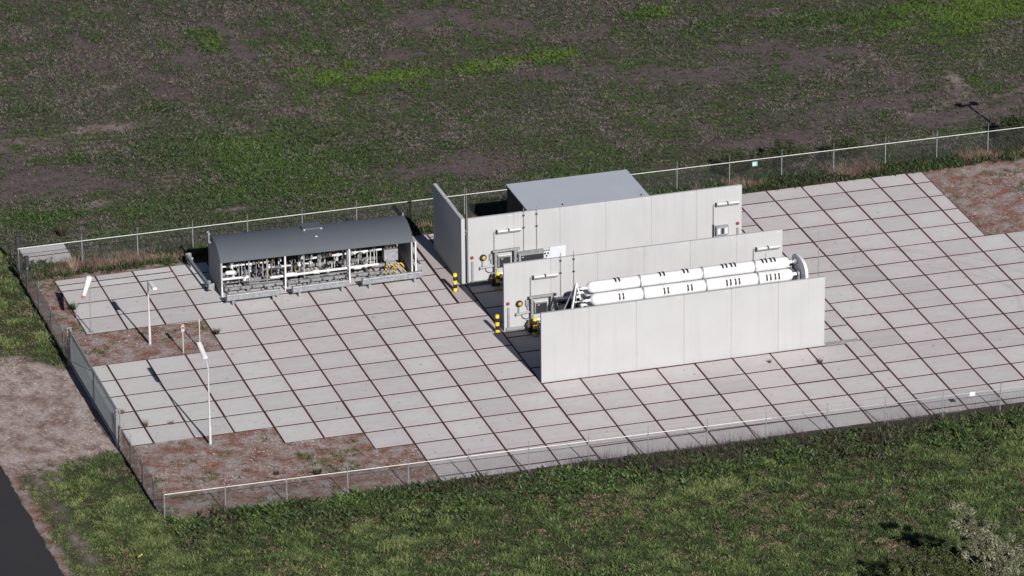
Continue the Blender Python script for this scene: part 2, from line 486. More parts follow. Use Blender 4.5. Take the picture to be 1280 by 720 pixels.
def build_slabs(name, rects, mat, seed):
    r = np.random.default_rng(seed)
    V = []; F = []; T = []; UV = []
    g = .050; c = .003; th = .10
    for (x0, x1, y0, y1) in rects:
        o = len(V); t = float(np.clip(r.normal(.24, .22), 0, .9)); dz = abs(r.normal(0, .002)); tx, ty = r.normal(0, .0006, 2)
        j = r.normal(0, .006, 4)
        a0, a1, b0, b1 = x0 + g + j[0], x1 - g + j[1], y0 + .066 + j[2], y1 - .066 + j[3]
        cx, cy = (a0 + a1) / 2, (b0 + b1) / 2
        zf = lambda x, y: dz + tx * (x - cx) + ty * (y - cy)
        for (x, y, z) in [(a0, b0, -th), (a1, b0, -th), (a1, b1, -th), (a0, b1, -th),
                          (a0, b0, -c), (a1, b0, -c), (a1, b1, -c), (a0, b1, -c),
                          (a0 + c, b0 + c, 0), (a1 - c, b0 + c, 0), (a1 - c, b1 - c, 0), (a0 + c, b1 - c, 0)]:
            V.append((x, y, z + zf(x, y))); T.append(t); UV.append(((x - a0) / (a1 - a0), (y - b0) / (b1 - b0)))
        for k in range(4):
            n = (k + 1) % 4
            F.append((o + k, o + n, o + 4 + n, o + 4 + k)); F.append((o + 4 + k, o + 4 + n, o + 8 + n, o + 8 + k))
        F.append((o + 8, o + 9, o + 10, o + 11))
    return fast_mesh(name, V, F, mat, {'tone': T}, uv=UV)
mb = MB()
for (x0, x1, y0, y1) in slabs + strips + [(-9.0, -6.5, 9.55, 10.9), (-9.0, -6.5, 10.9, 12.3)]:
    mb.add([(x0, y0, -.006), (x1, y0, -.006), (x1, y1, -.006), (x0, y1, -.006)], [(0, 1, 2, 3)])
tag(mb.build('joint_soil', M['moss']), kind='structure')
tag(build_slabs('paving_slabs', slabs, M['slab'], 3), kind='structure')
tag(build_slabs('concrete_strip', strips, M['strip'], 4), kind='structure')
tag(build_slabs('concrete_apron', [(-9.0, -6.5, 9.55, 10.9), (-9.0, -6.5, 10.9, 12.3)], M['slab'], 5), 'two grey slabs lying in grass outside the far fence corner', 'concrete slab', kind='structure')

# ------------------------------------------------------------------ ground with zones
def paved(x, y):
    """True where slabs lie"""
    p = (x > -8.1) & (x < -2) & (y > 0) & (y < 7.4)
    p |= (x > -9.25) & (x < -2) & (y > -14) & (y < -4)
    p |= (x > -2) & (x < 2) & (y > -16) & (y < 7.4)
    p |= (x >= 2) & (x < 4) & (y > -18) & (y < 7.4)
    p |= (x >= 4) & (x < 40) & (y > -22.6) & (y < 7.5)
    p |= (x >= 40) & (x < 53) & (y > -22.6) & (y < -2)
    p |= (x > -9.0) & (x < -6.5) & (y > 9.55) & (y < 12.3)
    return p
def blob(x, y, cx, cy, rx, ry, a=0.0):
    c, s = math.cos(a), math.sin(a)
    u = (x - cx) * c + (y - cy) * s; v = -(x - cx) * s + (y - cy) * c
    w = (fbm(x, y, 1.3, 5) - .5) * 2.6
    return 1 - sstep(.35, 1.35, np.sqrt((u / rx) ** 2 + (v / ry) ** 2) + w)
BARE = [(-5.3, 20.6, 4.0, 3.2, 0), (-6.3, 25.2, 3.4, 2.4, 0), (9.6, 37.5, 1.0, 5.5, .12), (6.7, 37.1, 1.2, 2.6, 0), (20.9, 38.6, 3.0, 1.6, 0), (30, 26, 2.5, 1.3, 0),
        (26.7, 27.8, 2.6, 1.3, 0), (37, 28.4, 2.5, .9, 0), (34.0, 25.2, 4, 1.9, 0), (39.8, 25.4, 3.6, 2.0, 0), (47.4, 15.6, 5.5, 2.2, .35), (12.0, 32.5, 1.6, 2.2, 0), (4.0, 33.5, 1.0, 3.4, .1),
        (15.7, 16, 4.5, 1.5, 0), (40.9, 17.6, 5.5, 1.5, 0), (34.8, 14.4, 4.5, 1.1, 0), (25, 36.5, 2.0, 1.6, 0), (1.0, 39, .8, 3.5, .15), (42.5, 20.5, 3, 1.0, 0), (18.5, 33.6, 1.6, 1.0, 0), (28.5, 33.6, 2.2, 1.2, 0)]
PALE = [(-1.1, 27.9, 2.2, 1.0, 0), (-4.6, 27.1, 2.6, .9, 0), (46.6, 19.3, .7, 3.0, -.15), (44.9, 16.6, 2.0, .6, .5), (48.6, 16.9, 1.6, .4, .3), (50.4, 17.7, 1.6, .4, .3), (46.9, 14.6, 2.2, .35, .2), (43.0, 15.6, 1.6, .4, .3), (-3.4, 17.0, 1.2, .7, 0), (3.1, 13.9, 1.4, .5, 0), (1.0, 33.2, .7, 1.2, 0)]
LUSH = [(16.1, 30, 3.2, 1.5, 0), (13.4, 31.5, 2.4, 1.8, -.5), (21.8, 30.1, 3.6, .9, 0), (25.7, 30.7, 2.0, .8, 0), (34.1, 35.6, 1.6, 1.5, 0), (36.4, 32.4, 2.2, 1.1, 0), (50.8, 30.1, 6.5, 3.0, 0), (45, 31, 4, 1.4, 0), (2.6, 29.9, 1.4, .8, 0),
        (8.2, 39.3, .9, 1.6, 0), (6.0, 22.4, 6.5, 2.6, 0), (-7.2, 16.6, 2.5, 1.8, 0), (-2.6, 23.6, 2.2, .9, 0), (9, 19.5, 6, 2.2, 0), (4.6, 16.2, 5.5, 2.2, 0), (41.6, 31.7, 3.5, 1.0, 0), (-1.5, 15.0, 2.0, 1.6, 0), (4, 12.4, 9, 1.4, 0), (22, 13.0, 2, .8, 0), (14, 36, 1.2, 1.2, 0), (-4, 31.5, 1.4, 1.2, 0)]
def over(x, y, L):
    v = np.zeros_like(x)
    for b in L: v = np.maximum(v, blob(x, y, *b))
    return v
LEFT_X = -9.75
def red_zone(x, y):
    """rusty gravel inside the fence and right of the yard"""
    n = (fbm(x, y, 1.2, 4) - .5)
    r = ((x > LEFT_X + .1) & (y > -22.9) & (y < 8.2) & (x < 6)).astype(float)
    r = np.maximum(r, sstep(39.0, 40.4, x + n) * sstep(-2.6, -1.8, y) * (1 - sstep(7.2, 8.4, y + 1.5 * n)))
    return r
def track_zone(x, y):
    n = (fbm(x, y, 2.0, 4) - .5)
    n = n + .8 * (fbm(x + 70, y, .7, 4) - .5)
    t = (1 - sstep(-9.9, -9.5, x + .2 * n)) * sstep(-15.6, -13.4, y - (x + 10) * .20 + 3 * n) * (1 - sstep(-4.4, -1.8, y + .4 * (x + 10) + 3.4 * n))
    rut = np.exp(-((x + 14.2 + .04 * (y + 20)) / .38) ** 2) * (y < -14.5) * (.2 + .7 * (fbm(x, y, 1.0, 4) - .3))
    return np.maximum(t, np.clip(rut, 0, .5))
def lush_zone(x, y):
    v = over(x, y, LUSH)
    near = 1 - sstep(-23.2, -22.0, y); v = np.maximum(v, near * .9)
    v = np.maximum(v, (1 - sstep(-9.9, -9.6, x)) * .8)
    v = np.maximum(v, sstep(7.4, 7.9, y) * (1 - sstep(11.5, 14.5, y)) * .55)
    return v

def ground_height(x, y):
    h = (fbm(x, y, 3.0, 4) - .5) * .16 + (fbm(x, y, .55, 2) - .5) * .09
    inside = (x > LEFT_X - .2) & (y > -22.7) & (y < 9.2)
    h = np.where(inside, h * .35 - .045, h)
    h = np.where(y < -22.7, h * 1.4 - .02, h)
    # a field ditch and wheel ruts by the road
    h = h - .10 * np.exp(-((x + 12.9 + .06 * (y + 20)) / .28) ** 2) * (y < -15.5)
    d = (x + 15.7 + .02 * (y + 15))
    h = np.where(d < .25, np.minimum(h, -.06), h)
    pv = paved(x, y) | paved(x + .35, y) | paved(x - .35, y) | paved(x, y + .35) | paved(x, y - .35)
    h = np.where(pv, np.minimum(h, -.028), h)
    h = np.where(paved(x, y) & paved(x + .3, y) & paved(x - .3, y) & paved(x, y + .3) & paved(x, y - .3), -.06, h)
    return h
res = .22
gx = np.arange(-34, 66, res); gy = np.arange(-52, 64, res)
X, Y = np.meshgrid(gx, gy); x = X.ravel(); y = Y.ravel()
z = ground_height(x, y)
border = np.minimum(np.minimum(x + 34, 65.8 - x), np.minimum(y + 52, 63.8 - y))
z = z * sstep(0, 6, border)
nx, ny = len(gx), len(gy)
idx = np.arange(nx * ny).reshape(ny, nx)
F = np.stack([idx[:-1, :-1], idx[:-1, 1:], idx[1:, 1:], idx[1:, :-1]], -1).reshape(-1, 4)
zone = np.stack([np.maximum(red_zone(x, y), (x < -9.9) * (1 - sstep(.10, .55, np.abs(x + 15.45 + .012 * (y + 14)) + .5 * (fbm(x, y, .8, 3) - .5))) * .9), np.maximum(track_zone(x, y), over(x, y, PALE) * .5), over(x, y, BARE) * (y > 10) * (.35 + .65 * fbm(x + 5, y, .7, 3))], 1)
yard = fast_mesh('ground', np.c_[x, y, z], F, M['ground'], {'zone': zone, 'lush': lush_zone(x, y)}, smooth=True)
tag(yard, kind='structure')
# the same land out to the horizon
R = 4000
outer = [(-R, -R), (R, -R), (R, R), (-R, R)]; inner = [(-34, -52), (gx[-1], -52), (gx[-1], gy[-1]), (-34, gy[-1])]
V = [(a, b, 0) for a, b in outer] + [(a, b, 0) for a, b in inner]
far = fast_mesh('terrain', V, [(i, (i + 1) % 4, (i + 1) % 4 + 4, i + 4) for i in range(4)], M['ground'], {'zone': np.zeros((8, 3)), 'lush': np.full(8, .6)})
tag(far, kind='structure')
# road at the lower left
mb = MB()
ys = np.linspace(-52, 60, 449)
edge = lambda yy: -15.72 - .012 * (yy + 14) + .05 * math.sin(yy * 1.9) * math.sin(yy * .7) + random.Random(int(yy * 97)).uniform(-.05, .05)
for i in range(len(ys) - 1):
    a, b = edge(ys[i]), edge(ys[i + 1])
    mb.add([(-22, ys[i], .012), (a, ys[i], .012), (b, ys[i + 1], .012), (-22, ys[i + 1], .012)], [(0, 1, 2, 3)])
    mb.add([(a, ys[i], .012), (a + .03, ys[i], -.09), (b + .03, ys[i + 1], -.09), (b, ys[i + 1], .012)], [(0, 1, 2, 3)])
tag(mb.build('asphalt_road', M['asphalt']), kind='structure')

# gravel gutter at the end of the near wall
mb = MB()
mb.box((27.95, -12.86, -.005), (1.75, .36, .05))
gut = mb.build('drain_gutter', M['joint']); tag(gut, kind='structure')

# ------------------------------------------------------------------ vegetation made of leaf-sized faces
def blades(name, px, py, pz, n_each, h, wd, lean, tone, mat, label, cat, spread=.10, tone_var=.16, quad=False, min_up=.15, r=None):
    """n_each thin leaves on every point"""
    r = r or rng
    k = len(px)
    I = np.repeat(np.arange(k), n_each)
    n = len(I)
    a = r.random(n) * 2 * PI
    rad = spread[I] * np.sqrt(r.random(n)) if np.ndim(spread) else spread * np.sqrt(r.random(n))
    th = r.random(n) * 2 * PI
    bx = px[I] + rad * np.cos(th); by = py[I] + rad * np.sin(th); bz = pz[I] - .02
    H = h[I] * (.55 + .6 * r.random(n)); L = lean * (.3 + r.random(n)) * h[I]
    tx = bx + np.cos(a) * L; ty = by + np.sin(a) * L; tz = bz + np.maximum(H, min_up * h[I])
    W = wd[I] * (.6 + .8 * r.random(n)) / 2 if np.ndim(wd) else wd * (.6 + .8 * r.random(n)) / 2
    sx = -np.sin(a) * W; sy = np.cos(a) * W
    t = np.clip(tone[I] + r.normal(0, tone_var, n), 0, 1)
    if quad:
        mx, my, mz = bx * .45 + tx * .55, by * .45 + ty * .55, bz * .3 + tz * .7
        V = np.stack([np.c_[bx, by, bz], np.c_[mx + sx, my + sy, mz], np.c_[tx, ty, tz * .9 + bz * .1], np.c_[mx - sx, my - sy, mz]], 1).reshape(-1, 3)
        F = np.arange(n * 4).reshape(-1, 4); T = np.repeat(t, 4)
    else:
        V = np.stack([np.c_[bx - sx, by - sy, bz], np.c_[bx + sx, by + sy, bz], np.c_[tx, ty, tz]], 1).reshape(-1, 3)
        F = np.arange(n * 3).reshape(-1, 3); T = np.repeat(t, 3)
    o = fast_mesh(name, V, F, mat, {'tone': T})
    return tag(o, label, cat, kind='stuff')

def scatter(n, x0, x1, y0, y1):
    return rng.uniform(x0, x1, n), rng.uniform(y0, y1, n)
# the band seen by the camera (a little wider)
def inview(x, y, m=2.0):
    # corner rays on the ground: (-18.4,-26.2) (26.7,-40.9) (55.1,30.8) (-1.7,49.7)
    P = [(-18.4 - m, -26.2 - m), (26.7 + m, -40.9 - m), (55.1 + m, 30.8 + m), (-1.7 - m, 49.7 + m)]
    ok = np.ones(len(x), bool)
    for i in range(4):
        (ax, ay), (bx, by) = P[i], P[(i + 1) % 4]
        ok &= (bx - ax) * (y - ay) - (by - ay) * (x - ax) > 0
    return ok

# crop field beyond the far fence
x, y = scatter(250000, -14, 62, 9.3, 56)
bare = np.maximum(over(x, y, BARE), over(x, y, PALE)); lush = over(x, y, LUSH)
upper = sstep(27.5, 31.0, y + 1.5 * (fbm(x, y, 4, 2) - .5))
rowx = .5 + .5 * np.cos(2 * PI * (x + .03 * y + .25 * (fbm(x, y, 5, 2) - .5)) / .56)
rowx = .6 * rowx + .4 * (.5 + .5 * np.cos(2 * PI * (x + .03 * y + .6 * (fbm(x, y, 6, 2) - .5)) / 1.68))
rowy = .5 + .5 * np.cos(2 * PI * (y + .05 * x + .4 * (fbm(x, y, 5, 2) - .5)) / .75)
row = upper * rowx + (1 - upper) * rowy
sx_ = np.where(upper > .5, 1.0, .5); sy_ = np.where(upper > .5, .42, 1.0)
cl = fbm(x * sx_, y * sy_, 2.0, 4); cl2 = fbm(x * sx_ + 91, y * sy_ + 11, .55, 3)
dens = (((.30 - .22 * upper) + (.80 + .30 * upper) * row) * sstep(.16, .44, cl * .5 + cl2 * .5) * (1 - .82 * bare) + .4 * lush)
keep = (rng.random(len(x)) < dens) & inview(x, y, 4) & ~paved(x, y)
x, y, lush, cl = x[keep], y[keep], lush[keep], cl[keep]
straw = rng.random(len(x)) < np.clip(.20 + 1.9 * (fbm(x + 9, y + 4, 1.6, 4) - .5) - .4 * lush, .04, .8)
BRIGHT = over(x, y, [LUSH[i] for i in (0, 1, 2, 3, 4, 6, 9)] + [(50.8, 30.1, 5, 1.8, 0)])
tone = np.where(straw, .12 + rng.normal(0, .09, len(x)), .50 + .4 * (fbm(x, y, 1.3, 4) - .5) + .10 * lush + .30 * BRIGHT + .4 * (fbm(x + 40, y, 6, 2) - .5) + rng.normal(0, .08, len(x)))
h = (.075 + .06 * rng.random(len(x))) * (1 + .5 * lush)
blades('crop_plants', x, y, ground_height(x, y), 5, h, np.full(len(x), .066), 1.3, tone, M['crop'], 'patchy rows of low crop sprouting on the dark field', 'crop', spread=.13, tone_var=.14, quad=True)

# meadow in front of the near fence and left of the yard
x, y = scatter(60000, -19, 36, -45, -22.4)
x2, y2 = scatter(30000, -20, -9.9, -45, 18)
x = np.r_[x, x2]; y = np.r_[y, y2]
keep = inview(x, y, 5) & (x > -15.35 - .012 * (y + 14) + .3 * rng.random(len(x))) & (track_zone(x, y) < .25 + .75 * rng.random(len(x)) * (fbm(x, y + 50, .9, 3) > .5)) & ((y < -22.75 - .02 * (x + 9.6)) | (x < -9.9))
keep &= ~((np.abs(x + 14.2 + .04 * (y + 20)) < .40) & (rng.random(len(x)) < .5) & (y < -15) )
x, y = x[keep], y[keep]
cl = fbm(x, y, 1.3, 4); pat = fbm(x + 13, y + 5, 4.5, 3)
keep = rng.random(len(x)) < sstep(.26, .46, cl * .6 + pat * .4) * .7 + .3
x, y, cl, pat = x[keep], y[keep], cl[keep], pat[keep]
verge = (1 - sstep(-13.6, -12.2, x)) * (y < -14)
clump = fbm(x + 3, y + 77, .6, 3)
tone = .56 + 1.6 * (clump - .5) + .5 * (pat - .5) + .16 * (x < -9.9) + rng.normal(0, .08, len(x))
tan = sstep(.60, .70, fbm(x + 21, y + 8, 1.8, 4)) * (rng.random(len(x)) < .8)
tan = np.maximum(tan, verge * (np.abs(x + 14.6 + .03 * (y + 20)) < .5) * (rng.random(len(x)) < .55))
tone = np.where(tan > .4, .10 + rng.normal(0, .06, len(x)), tone)
h = (.07 + .15 * sstep(.35, .68, clump) + .04 * rng.random(len(x))) * (1 - .4 * verge) * (1 - .5 * tan)
blades('meadow_grass', x, y, ground_height(x, y), 9, h, np.full(len(x), .034), 1.5, tone, M['meadow'], 'uneven mid green meadow grass round the near and left fence', 'grass', spread=.15, tone_var=.16, quad=True)

# broad dock-like weeds along the near fence
n = 5200
x = rng.uniform(-9.5, 38, n); f = np.abs(rng.normal(0, 1.5, n)); y = -22.85 - .024 * (x + 9.6) - f
keep = inview(x, y, 2) & (rng.random(n) < sstep(.36, .58, fbm(x, y, 1.6, 4)) * .9 + .12) 
x, y, f = x[keep], y[keep], f[keep]
xx = np.r_[x, rng.uniform(-9, 30, 900)]; yy = np.r_[y, rng.uniform(-40, -24, 900)]
h = np.r_[.22 + .28 * rng.random(len(x)) * np.exp(-f / 2.6), np.full(900, .2)]
keep = inview(xx, yy, 2); xx, yy, h = xx[keep], yy[keep], h[keep]
tone = .55 + .9 * (fbm(xx, yy, 2.2, 3) - .5) + rng.normal(0, .12, len(xx))
blades('broadleaf_weeds', xx, yy, ground_height(xx, yy), 8, h, np.full(len(xx), .115), 1.0, tone, M['weed'], 'dark broad leaved weeds crowding the near fence', 'weeds', spread=.14, tone_var=.20, quad=True)

# weeds, hedge-like growth and dry stalks along the far fence
n = 7000
x = rng.uniform(-9.6, 60, n); y = 8.55 + rng.normal(0, .55, n)
y = np.where(x < 12, y + .2, y)
keep = (y > 7.42) & (y < 10.2) & inview(x, y, 3)
x, y = x[keep], y[keep]
sel = fbm(x, y, 2.2, 3) + .25 * (y < 8.1) + .05
g = sel > .53
hh = .16 + .22 * rng.random(len(x))
tone = .5 + .9 * (fbm(x + 7, y, 1.5, 3) - .5)
blades('fence_weeds', x[g], y[g], ground_height(x[g], y[g]), 9, hh[g], np.full(g.sum(), .06), .8, tone[g], M['weed'], 'low green weeds between the slabs and the far fence', 'weeds', spread=.16, quad=True)
d = ~g
blades('dry_grass', x[d], y[d], ground_height(x[d], y[d]), 11, hh[d] * 1.25, np.full(d.sum(), .022), .5, .45 + .8 * (fbm(x[d], y[d], 1.2, 3) - .5), M['dry'], 'reddish dry grass standing along the far fence', 'dry grass', spread=.16, tone_var=.2)
# dry stems sticking up at the near fence, moss and litter on the rusty beds
x = rng.uniform(3.5, 37, 2600); y = -22.78 - .024 * (x + 9.6) + rng.normal(.0, .24, 2600)
x3 = rng.choice([14.5, 17.5, 19.5, 21.5, 8.5, 6.0, 25.5], 1500) + rng.normal(0, .7, 1500); y3 = -24.3 - .03 * (x3 - 10) + rng.normal(0, .55, 1500)
x = np.r_[x, x3]; y = np.r_[y, y3]
keep = rng.random(len(x)) < sstep(.34, .60, fbm(x, y, 2.5, 3)) * (.3 + .7 * sstep(7, 13, x)); x, y = x[keep], y[keep]
blades('dry_stems', x, y, ground_height(x, y), 3, .3 + .85 * rng.random(len(x)) ** 1.5, np.full(len(x), .017), .26, rng.random(len(x)) * .3, M['stem'], 'thin dark dead stems poking up along the near fence', 'dead stems', spread=.16)
xa, ya = scatter(30000, -9.7, 6, -22.8, 8.8); xb, yb = scatter(9000, 39.5, 60, -2.2, 8.3)
x = np.r_[xa, xb]; y = np.r_[ya, yb]
keep = ~paved(x, y) & inview(x, y, 2) & (rng.random(len(x)) < sstep(.36, .66, fbm(x, y, 1.0, 4)) * .8)
x, y = x[keep], y[keep]
tone = .3 + 1.3 * (fbm(x + 3, y + 31, 1.3, 4) - .5) + rng.normal(0, .12, len(x))
blades('moss_and_litter', x, y, ground_height(x, y), 4, .03 + .045 * rng.random(len(x)), np.full(len(x), .03), 1.2, tone, M['dry'], 'rusty moss and dry litter on the gravel beds', 'litter', spread=.12, tone_var=.2, quad=True)
g2 = sstep(.56, .66, fbm(x + 55, y, 1.1, 3)) + (y > 4.5) * .25 * (x < 6) > rng.random(len(x)) * 1.2
x, y = x[g2], y[g2]
blades('bed_grass', x, y, ground_height(x, y), 8, .08 + .10 * rng.random(len(x)), np.full(len(x), .03), .8, .35 + .5 * rng.random(len(x)), M['meadow'], 'thin grass tufts growing on the rusty gravel beds', 'grass', spread=.10)
# small stones
def stones(n, x, y, z, s, tone):
    base = np.array([(0, 0, 1), (1, 0, 0), (0, 1, 0), (-1, 0, 0), (0, -1, 0), (0, 0, -1)], float)
    fc = np.array([(0, 1, 2), (0, 2, 3), (0, 3, 4), (0, 4, 1), (5, 2, 1), (5, 3, 2), (5, 4, 3), (5, 1, 4)])
    V = base[None] * (s[:, None, None] * rng.uniform(.6, 1.3, (n, 6, 1))) * np.array([1, 1, .6]); a = rng.random(n) * 6.28
    c, q = np.cos(a)[:, None], np.sin(a)[:, None]
    V = np.stack([V[..., 0] * c - V[..., 1] * q, V[..., 0] * q + V[..., 1] * c, V[..., 2]], -1) + np.stack([x, y, z], -1)[:, None]
    F = (fc[None] + 6 * np.arange(n)[:, None, None]).reshape(-1, 3)
    return V.reshape(-1, 3), F, np.repeat(tone, 6)
xa, ya = scatter(14000, -9.7, 6, -22.8, 0); xb, yb = scatter(4000, 40, 60, -2.2, 8); xc, yc = scatter(5000, -15.5, -9.9, -18, -1)
x = np.r_[xa, xb, xc]; y = np.r_[ya, yb, yc]
keep = ~paved(x, y) & (rng.random(len(x)) < sstep(.38, .64, fbm(x, y, 1.5, 3))) & ((x > -9.7) | (track_zone(x, y) > .5)); x, y = x[keep], y[keep]
V, F, T = stones(len(x), x, y, ground_height(x, y) + .005, .014 + .03 * rng.random(len(x)) ** 2.5, np.clip(rng.normal(.4, .25, len(x)), 0, 1))
tag(fast_mesh('pebbles', V, F, M['stone'], {'tone': T}), 'pale pebbles strewn over the gravel beds and the track', 'pebbles', kind='stuff')

# ------------------------------------------------------------------ concrete walls
def concrete_wall(x0, y, n, zt, label, thick=.16, pw=2.49):
    t = empty('concrete_wall', (x0, y, 0), label, 'wall', 'parallel concrete screen walls')
    for i in range(n):
        a = x0 + i * pw; wdt = pw if i < n - 1 else pw
        mb = MB(); jit = random.uniform(-.004, .004)
        mb.box((a + wdt / 2, y + thick / 2 + jit, zt / 2), (wdt - .014, thick, zt + random.uniform(-.012, .012)), bev=.012)
        p = mb.build('wall_panel', M['concrete'], t)
        mb = MB()
        for k in (.12, ):
            mb.box((a + wdt - .24, y + thick / 2 + jit - .003, zt - .10), (.15, thick + .002, .06))
        mb.build('anchor_patch', M['anchor'], p)
        if i < n - 1:
            mb = MB(); mb.box((a + wdt, y + thick / 2, zt / 2 - .01), (.05, thick - .024, zt - .03)); mb.build('joint_filler', M['joint'], t)
    return t
WY = {'near': -13.0, 'mid': -6.32, 'back': .03}
concrete_wall(12.0, WY['near'], 6, 3.76, 'blank pale concrete wall nearest the viewer hiding the white tubes')
concrete_wall(12.1, WY['mid'], 6, 3.70, 'middle concrete wall with lamps and dark boxes behind the white tubes')
concrete_wall(12.1, WY['back'], 6, 3.72, 'rear concrete wall in front of the flat grey roof')
t = empty('concrete_wall', (11.87, .08, 0), 'short shaded concrete wall set crosswise at the rear wall end', 'wall')
for k in range(2):
    mb = MB(); mb.box((11.87, .08 + 2.6 * (k + .5), 1.86), (.2, 2.58, 3.72), bev=.012); mb.build('wall_panel', M['concrete'], t)

# lightning rods on the walls
def rod(x, y, z0, z1, label):
    t = empty('lightning_rod', (x, y, 0), label, 'lightning rod', 'lightning rods on the walls')
    MB().tube([(x, y, z0), (x, y, z1 - .9)], .022, 6).build('mast', M['grey_metal'], t)
    MB().tube([(x, y, z1 - .9), (x, y, z1)], .012, 6).build('tip', M['galv'], t)
    mb = MB()
    for zz in (z0 + .4, z0 + 1.8, z0 + 3.1):
        if zz < 3.6: mb.box((x, y + .05, zz), (.08, .12, .06))
    mb.each('bracket', M['dark_metal'], t)
rod(12.04, -.03, 0, 5.45, 'thin lightning rod in the gap between rear and crosswise wall')
rod(26.64, -12.78, .3, 6.2, 'thin lightning rod rising behind the near wall right end')

# ------------------------------------------------------------------ wall equipment
def wall_lamp(x0, x1, y, z, drop, label):
    t = empty('wall_lamp', ((x0 + x1) / 2, y, z), label, 'wall lamp', 'strip lamps on the concrete walls')
    MB().box(((x0 + x1) / 2, y - .10, z), (x1 - x0, .14, .10), bev=.02).build('lamp_housing', M['white_paint'], t)
    MB().box(((x0 + x1) / 2, y - .15, z - .075), (x1 - x0 - .04, .11, .045)).build('diffuser', M['grey_metal'], t)
    mb = MB()
    for xx in (x0 + .03, (x0 + x1) / 2): mb.box((xx, y - .10, z - .01), (.07, .19, .15))
    mb.each('lamp_bracket', M['dark_metal'], t)
    MB().tube([(x0 + .02, y - .06, z), (x0 - .09, y - .05, z - .02), (x0 - .1, y - .05, z - .1), (x0 - .1, y - .05, drop)], .022, 6).build('cable_conduit', M['grey_metal'], t)
def equipment(y, who, where, bo):
    """the fittings repeated on the rear and the middle wall"""
    wall_lamp(13.6, 14.93, y, 2.86, 1.8, 'white strip lamp at the left end of the %s wall' % who)
    wall_lamp(25.55, 26.86, y, 2.85, 1.0, 'white strip lamp at the right end of the %s wall' % who)
    t = empty('emergency_button', (12.3, y, 1.55), 'red emergency button on grey post at the left of the %s wall' % who, 'button', 'red emergency buttons')
    MB().lathe((12.3, y, 1.56), (0, -1, 0), [(0, .05), (.05, .05), (.05, .085), (.09, .085), (.11, .06)], 14).build('push_button', M['red'], t)
    MB().box((12.32, y - .045, .76), (.11, .08, 1.12), bev=.01).build('cable_tray', M['mid_grey'], t)
    t = empty('cable_duct', (12.2, y, .15), 'grey cable duct along the foot of the %s wall' % who, 'cable duct', 'floor cable ducts')
    MB().box((12.75, y - .07, .16), (1.12, .11, .13), bev=.01).build('duct', M['mid_grey'], t)
    t = empty('alarm_horn', (12.89, y, 1.48), 'round black and yellow alarm horn on the %s wall' % who, 'alarm', 'round alarm horns')
    MB().lathe((12.89, y, 1.50), (0, -1, 0), [(0, .10), (.06, .10), (.06, .17), (.12, .18), (.15, .15)], 20).build('ring', M['black'], t, True)
    MB().lathe((12.91, y - .12, 1.50), (0, -1, 0), [(0, .09), (.05, .10), (.08, .06)], 16).build('dome', M['yellow'], t, True)
    MB().tube([(12.86, y - .08, 1.30), (12.86, y - .08, 1.0)], .035, 8).build('neck_pipe', M['mid_grey'], t)
    t = empty('junction_box', (13.3, y, 1.46), 'small grey junction box right of the alarm horn on the %s wall' % who, 'junction box', 'grey junction boxes')
    MB().box((13.3, y - .06, 1.47), (.17, .11, .32), bev=.01).build('housing', M['mid_grey'], t)
    MB().tube([(13.3, y - .05, 1.32), (13.33, y - .05, 1.08)], .02, 6).build('cable', M['dark_metal'], t)
    # pipe frame with valves
    t = empty('pipe_manifold', (13.5, y, 0), 'grey pipe frame with brown valves standing at the left of the %s wall' % who, 'pipework', 'pipe manifolds')
    MB().box((13.5, y - .30, .98), (.13, .13, 1.86), bev=.01).build('post', M['mid_grey'], t)
    MB().box((14.55, y - .30, .98), (.13, .13, 1.86), bev=.01).build('post', M['mid_grey'], t)
    MB().box((14.08, y - .30, 1.86), (1.46, .15, .11), bev=.01).build('crossbar', M['mid_grey'], t)
    MB().tube([(12.72, y - .14, .94), (13.42, y - .14, 1.0), (14.3, y - .14, 1.0)], .055, 8).build('pipe', M['mid_grey'], t)
    MB().lathe((12.68, y - .14, .94), (1, 0, 0), [(0, .085), (.06, .085)], 10).build('flange', M['grey_metal'], t)
    MB().tube([(13.0, y - .1, .94), (13.05, y - .1, .72), (13.22, y - .1, .62), (13.4, y - .14, .66)], .015, 6).build('hose', M['dark_metal'], t)
    MB().tube([(13.3, y - .28, .58), (14.4, y - .28, .58)], .085, 10).build('pipe', M['white_paint'], t)
    for xx in (13.28, 13.75, 14.2):
        MB().lathe((xx, y - .42, .40), (0, 0, 1), [(-.18, .05), (-.16, .09), (-.02, .10), (0, .13), (.05, .13), (.07, .06), (.2, .05)], 10).build('valve', M['brass'], t)
    MB().tube([(13.2, y - .42, .38), (14.4, y - .42, .38)], .06, 8).build('pipe', M['brass'], t)
    mb = MB(); mb.box((13.42, y - .36, .17), (.34, .3, .34)); mb.build('pump', M['dark_metal'], t)
    MB().box((13.95, y - .34, .12), (.9, .24, .10)).build('base_beam', M['white_paint'], t)
    mb = MB()
    for k in range(4): mb.tube([(14.6, y - .2, .7 + .27 * k), (14.95, y - .2, .7 + .27 * k)], .022, 6)
    mb.each('tubing', M['mid_grey'], t)
    # two control boxes
    t = empty('control_box', (13.97, y, .93), 'small dark control box framed by pipes on the %s wall' % who, 'control box', 'dark control boxes')
    MB().box((13.97, y - .17, 1.26), (.68, .30, .62), bev=.012).build('housing', M['grey_metal'], t)
    MB().box((13.99, y - .328, 1.22), (.58, .016, .50)).build('door', M['black'], t)
    MB().box((13.97, y - .18, 1.60), (.72, .36, .05)).build('rain_hood', M['white_paint'], t)
    MB().box((13.84, y - .338, 1.40), (.10, .008, .035)).build('nameplate', M['board'], t)
    t = empty('control_box', (15.42, y, .8), 'wide dark control box below two vent pipes on the %s wall' % who, 'control box', 'dark control boxes')
    MB().box((15.42, y - .19, 1.18), (1.36, .34, .72), bev=.012).build('housing', M['mid_grey'], t)
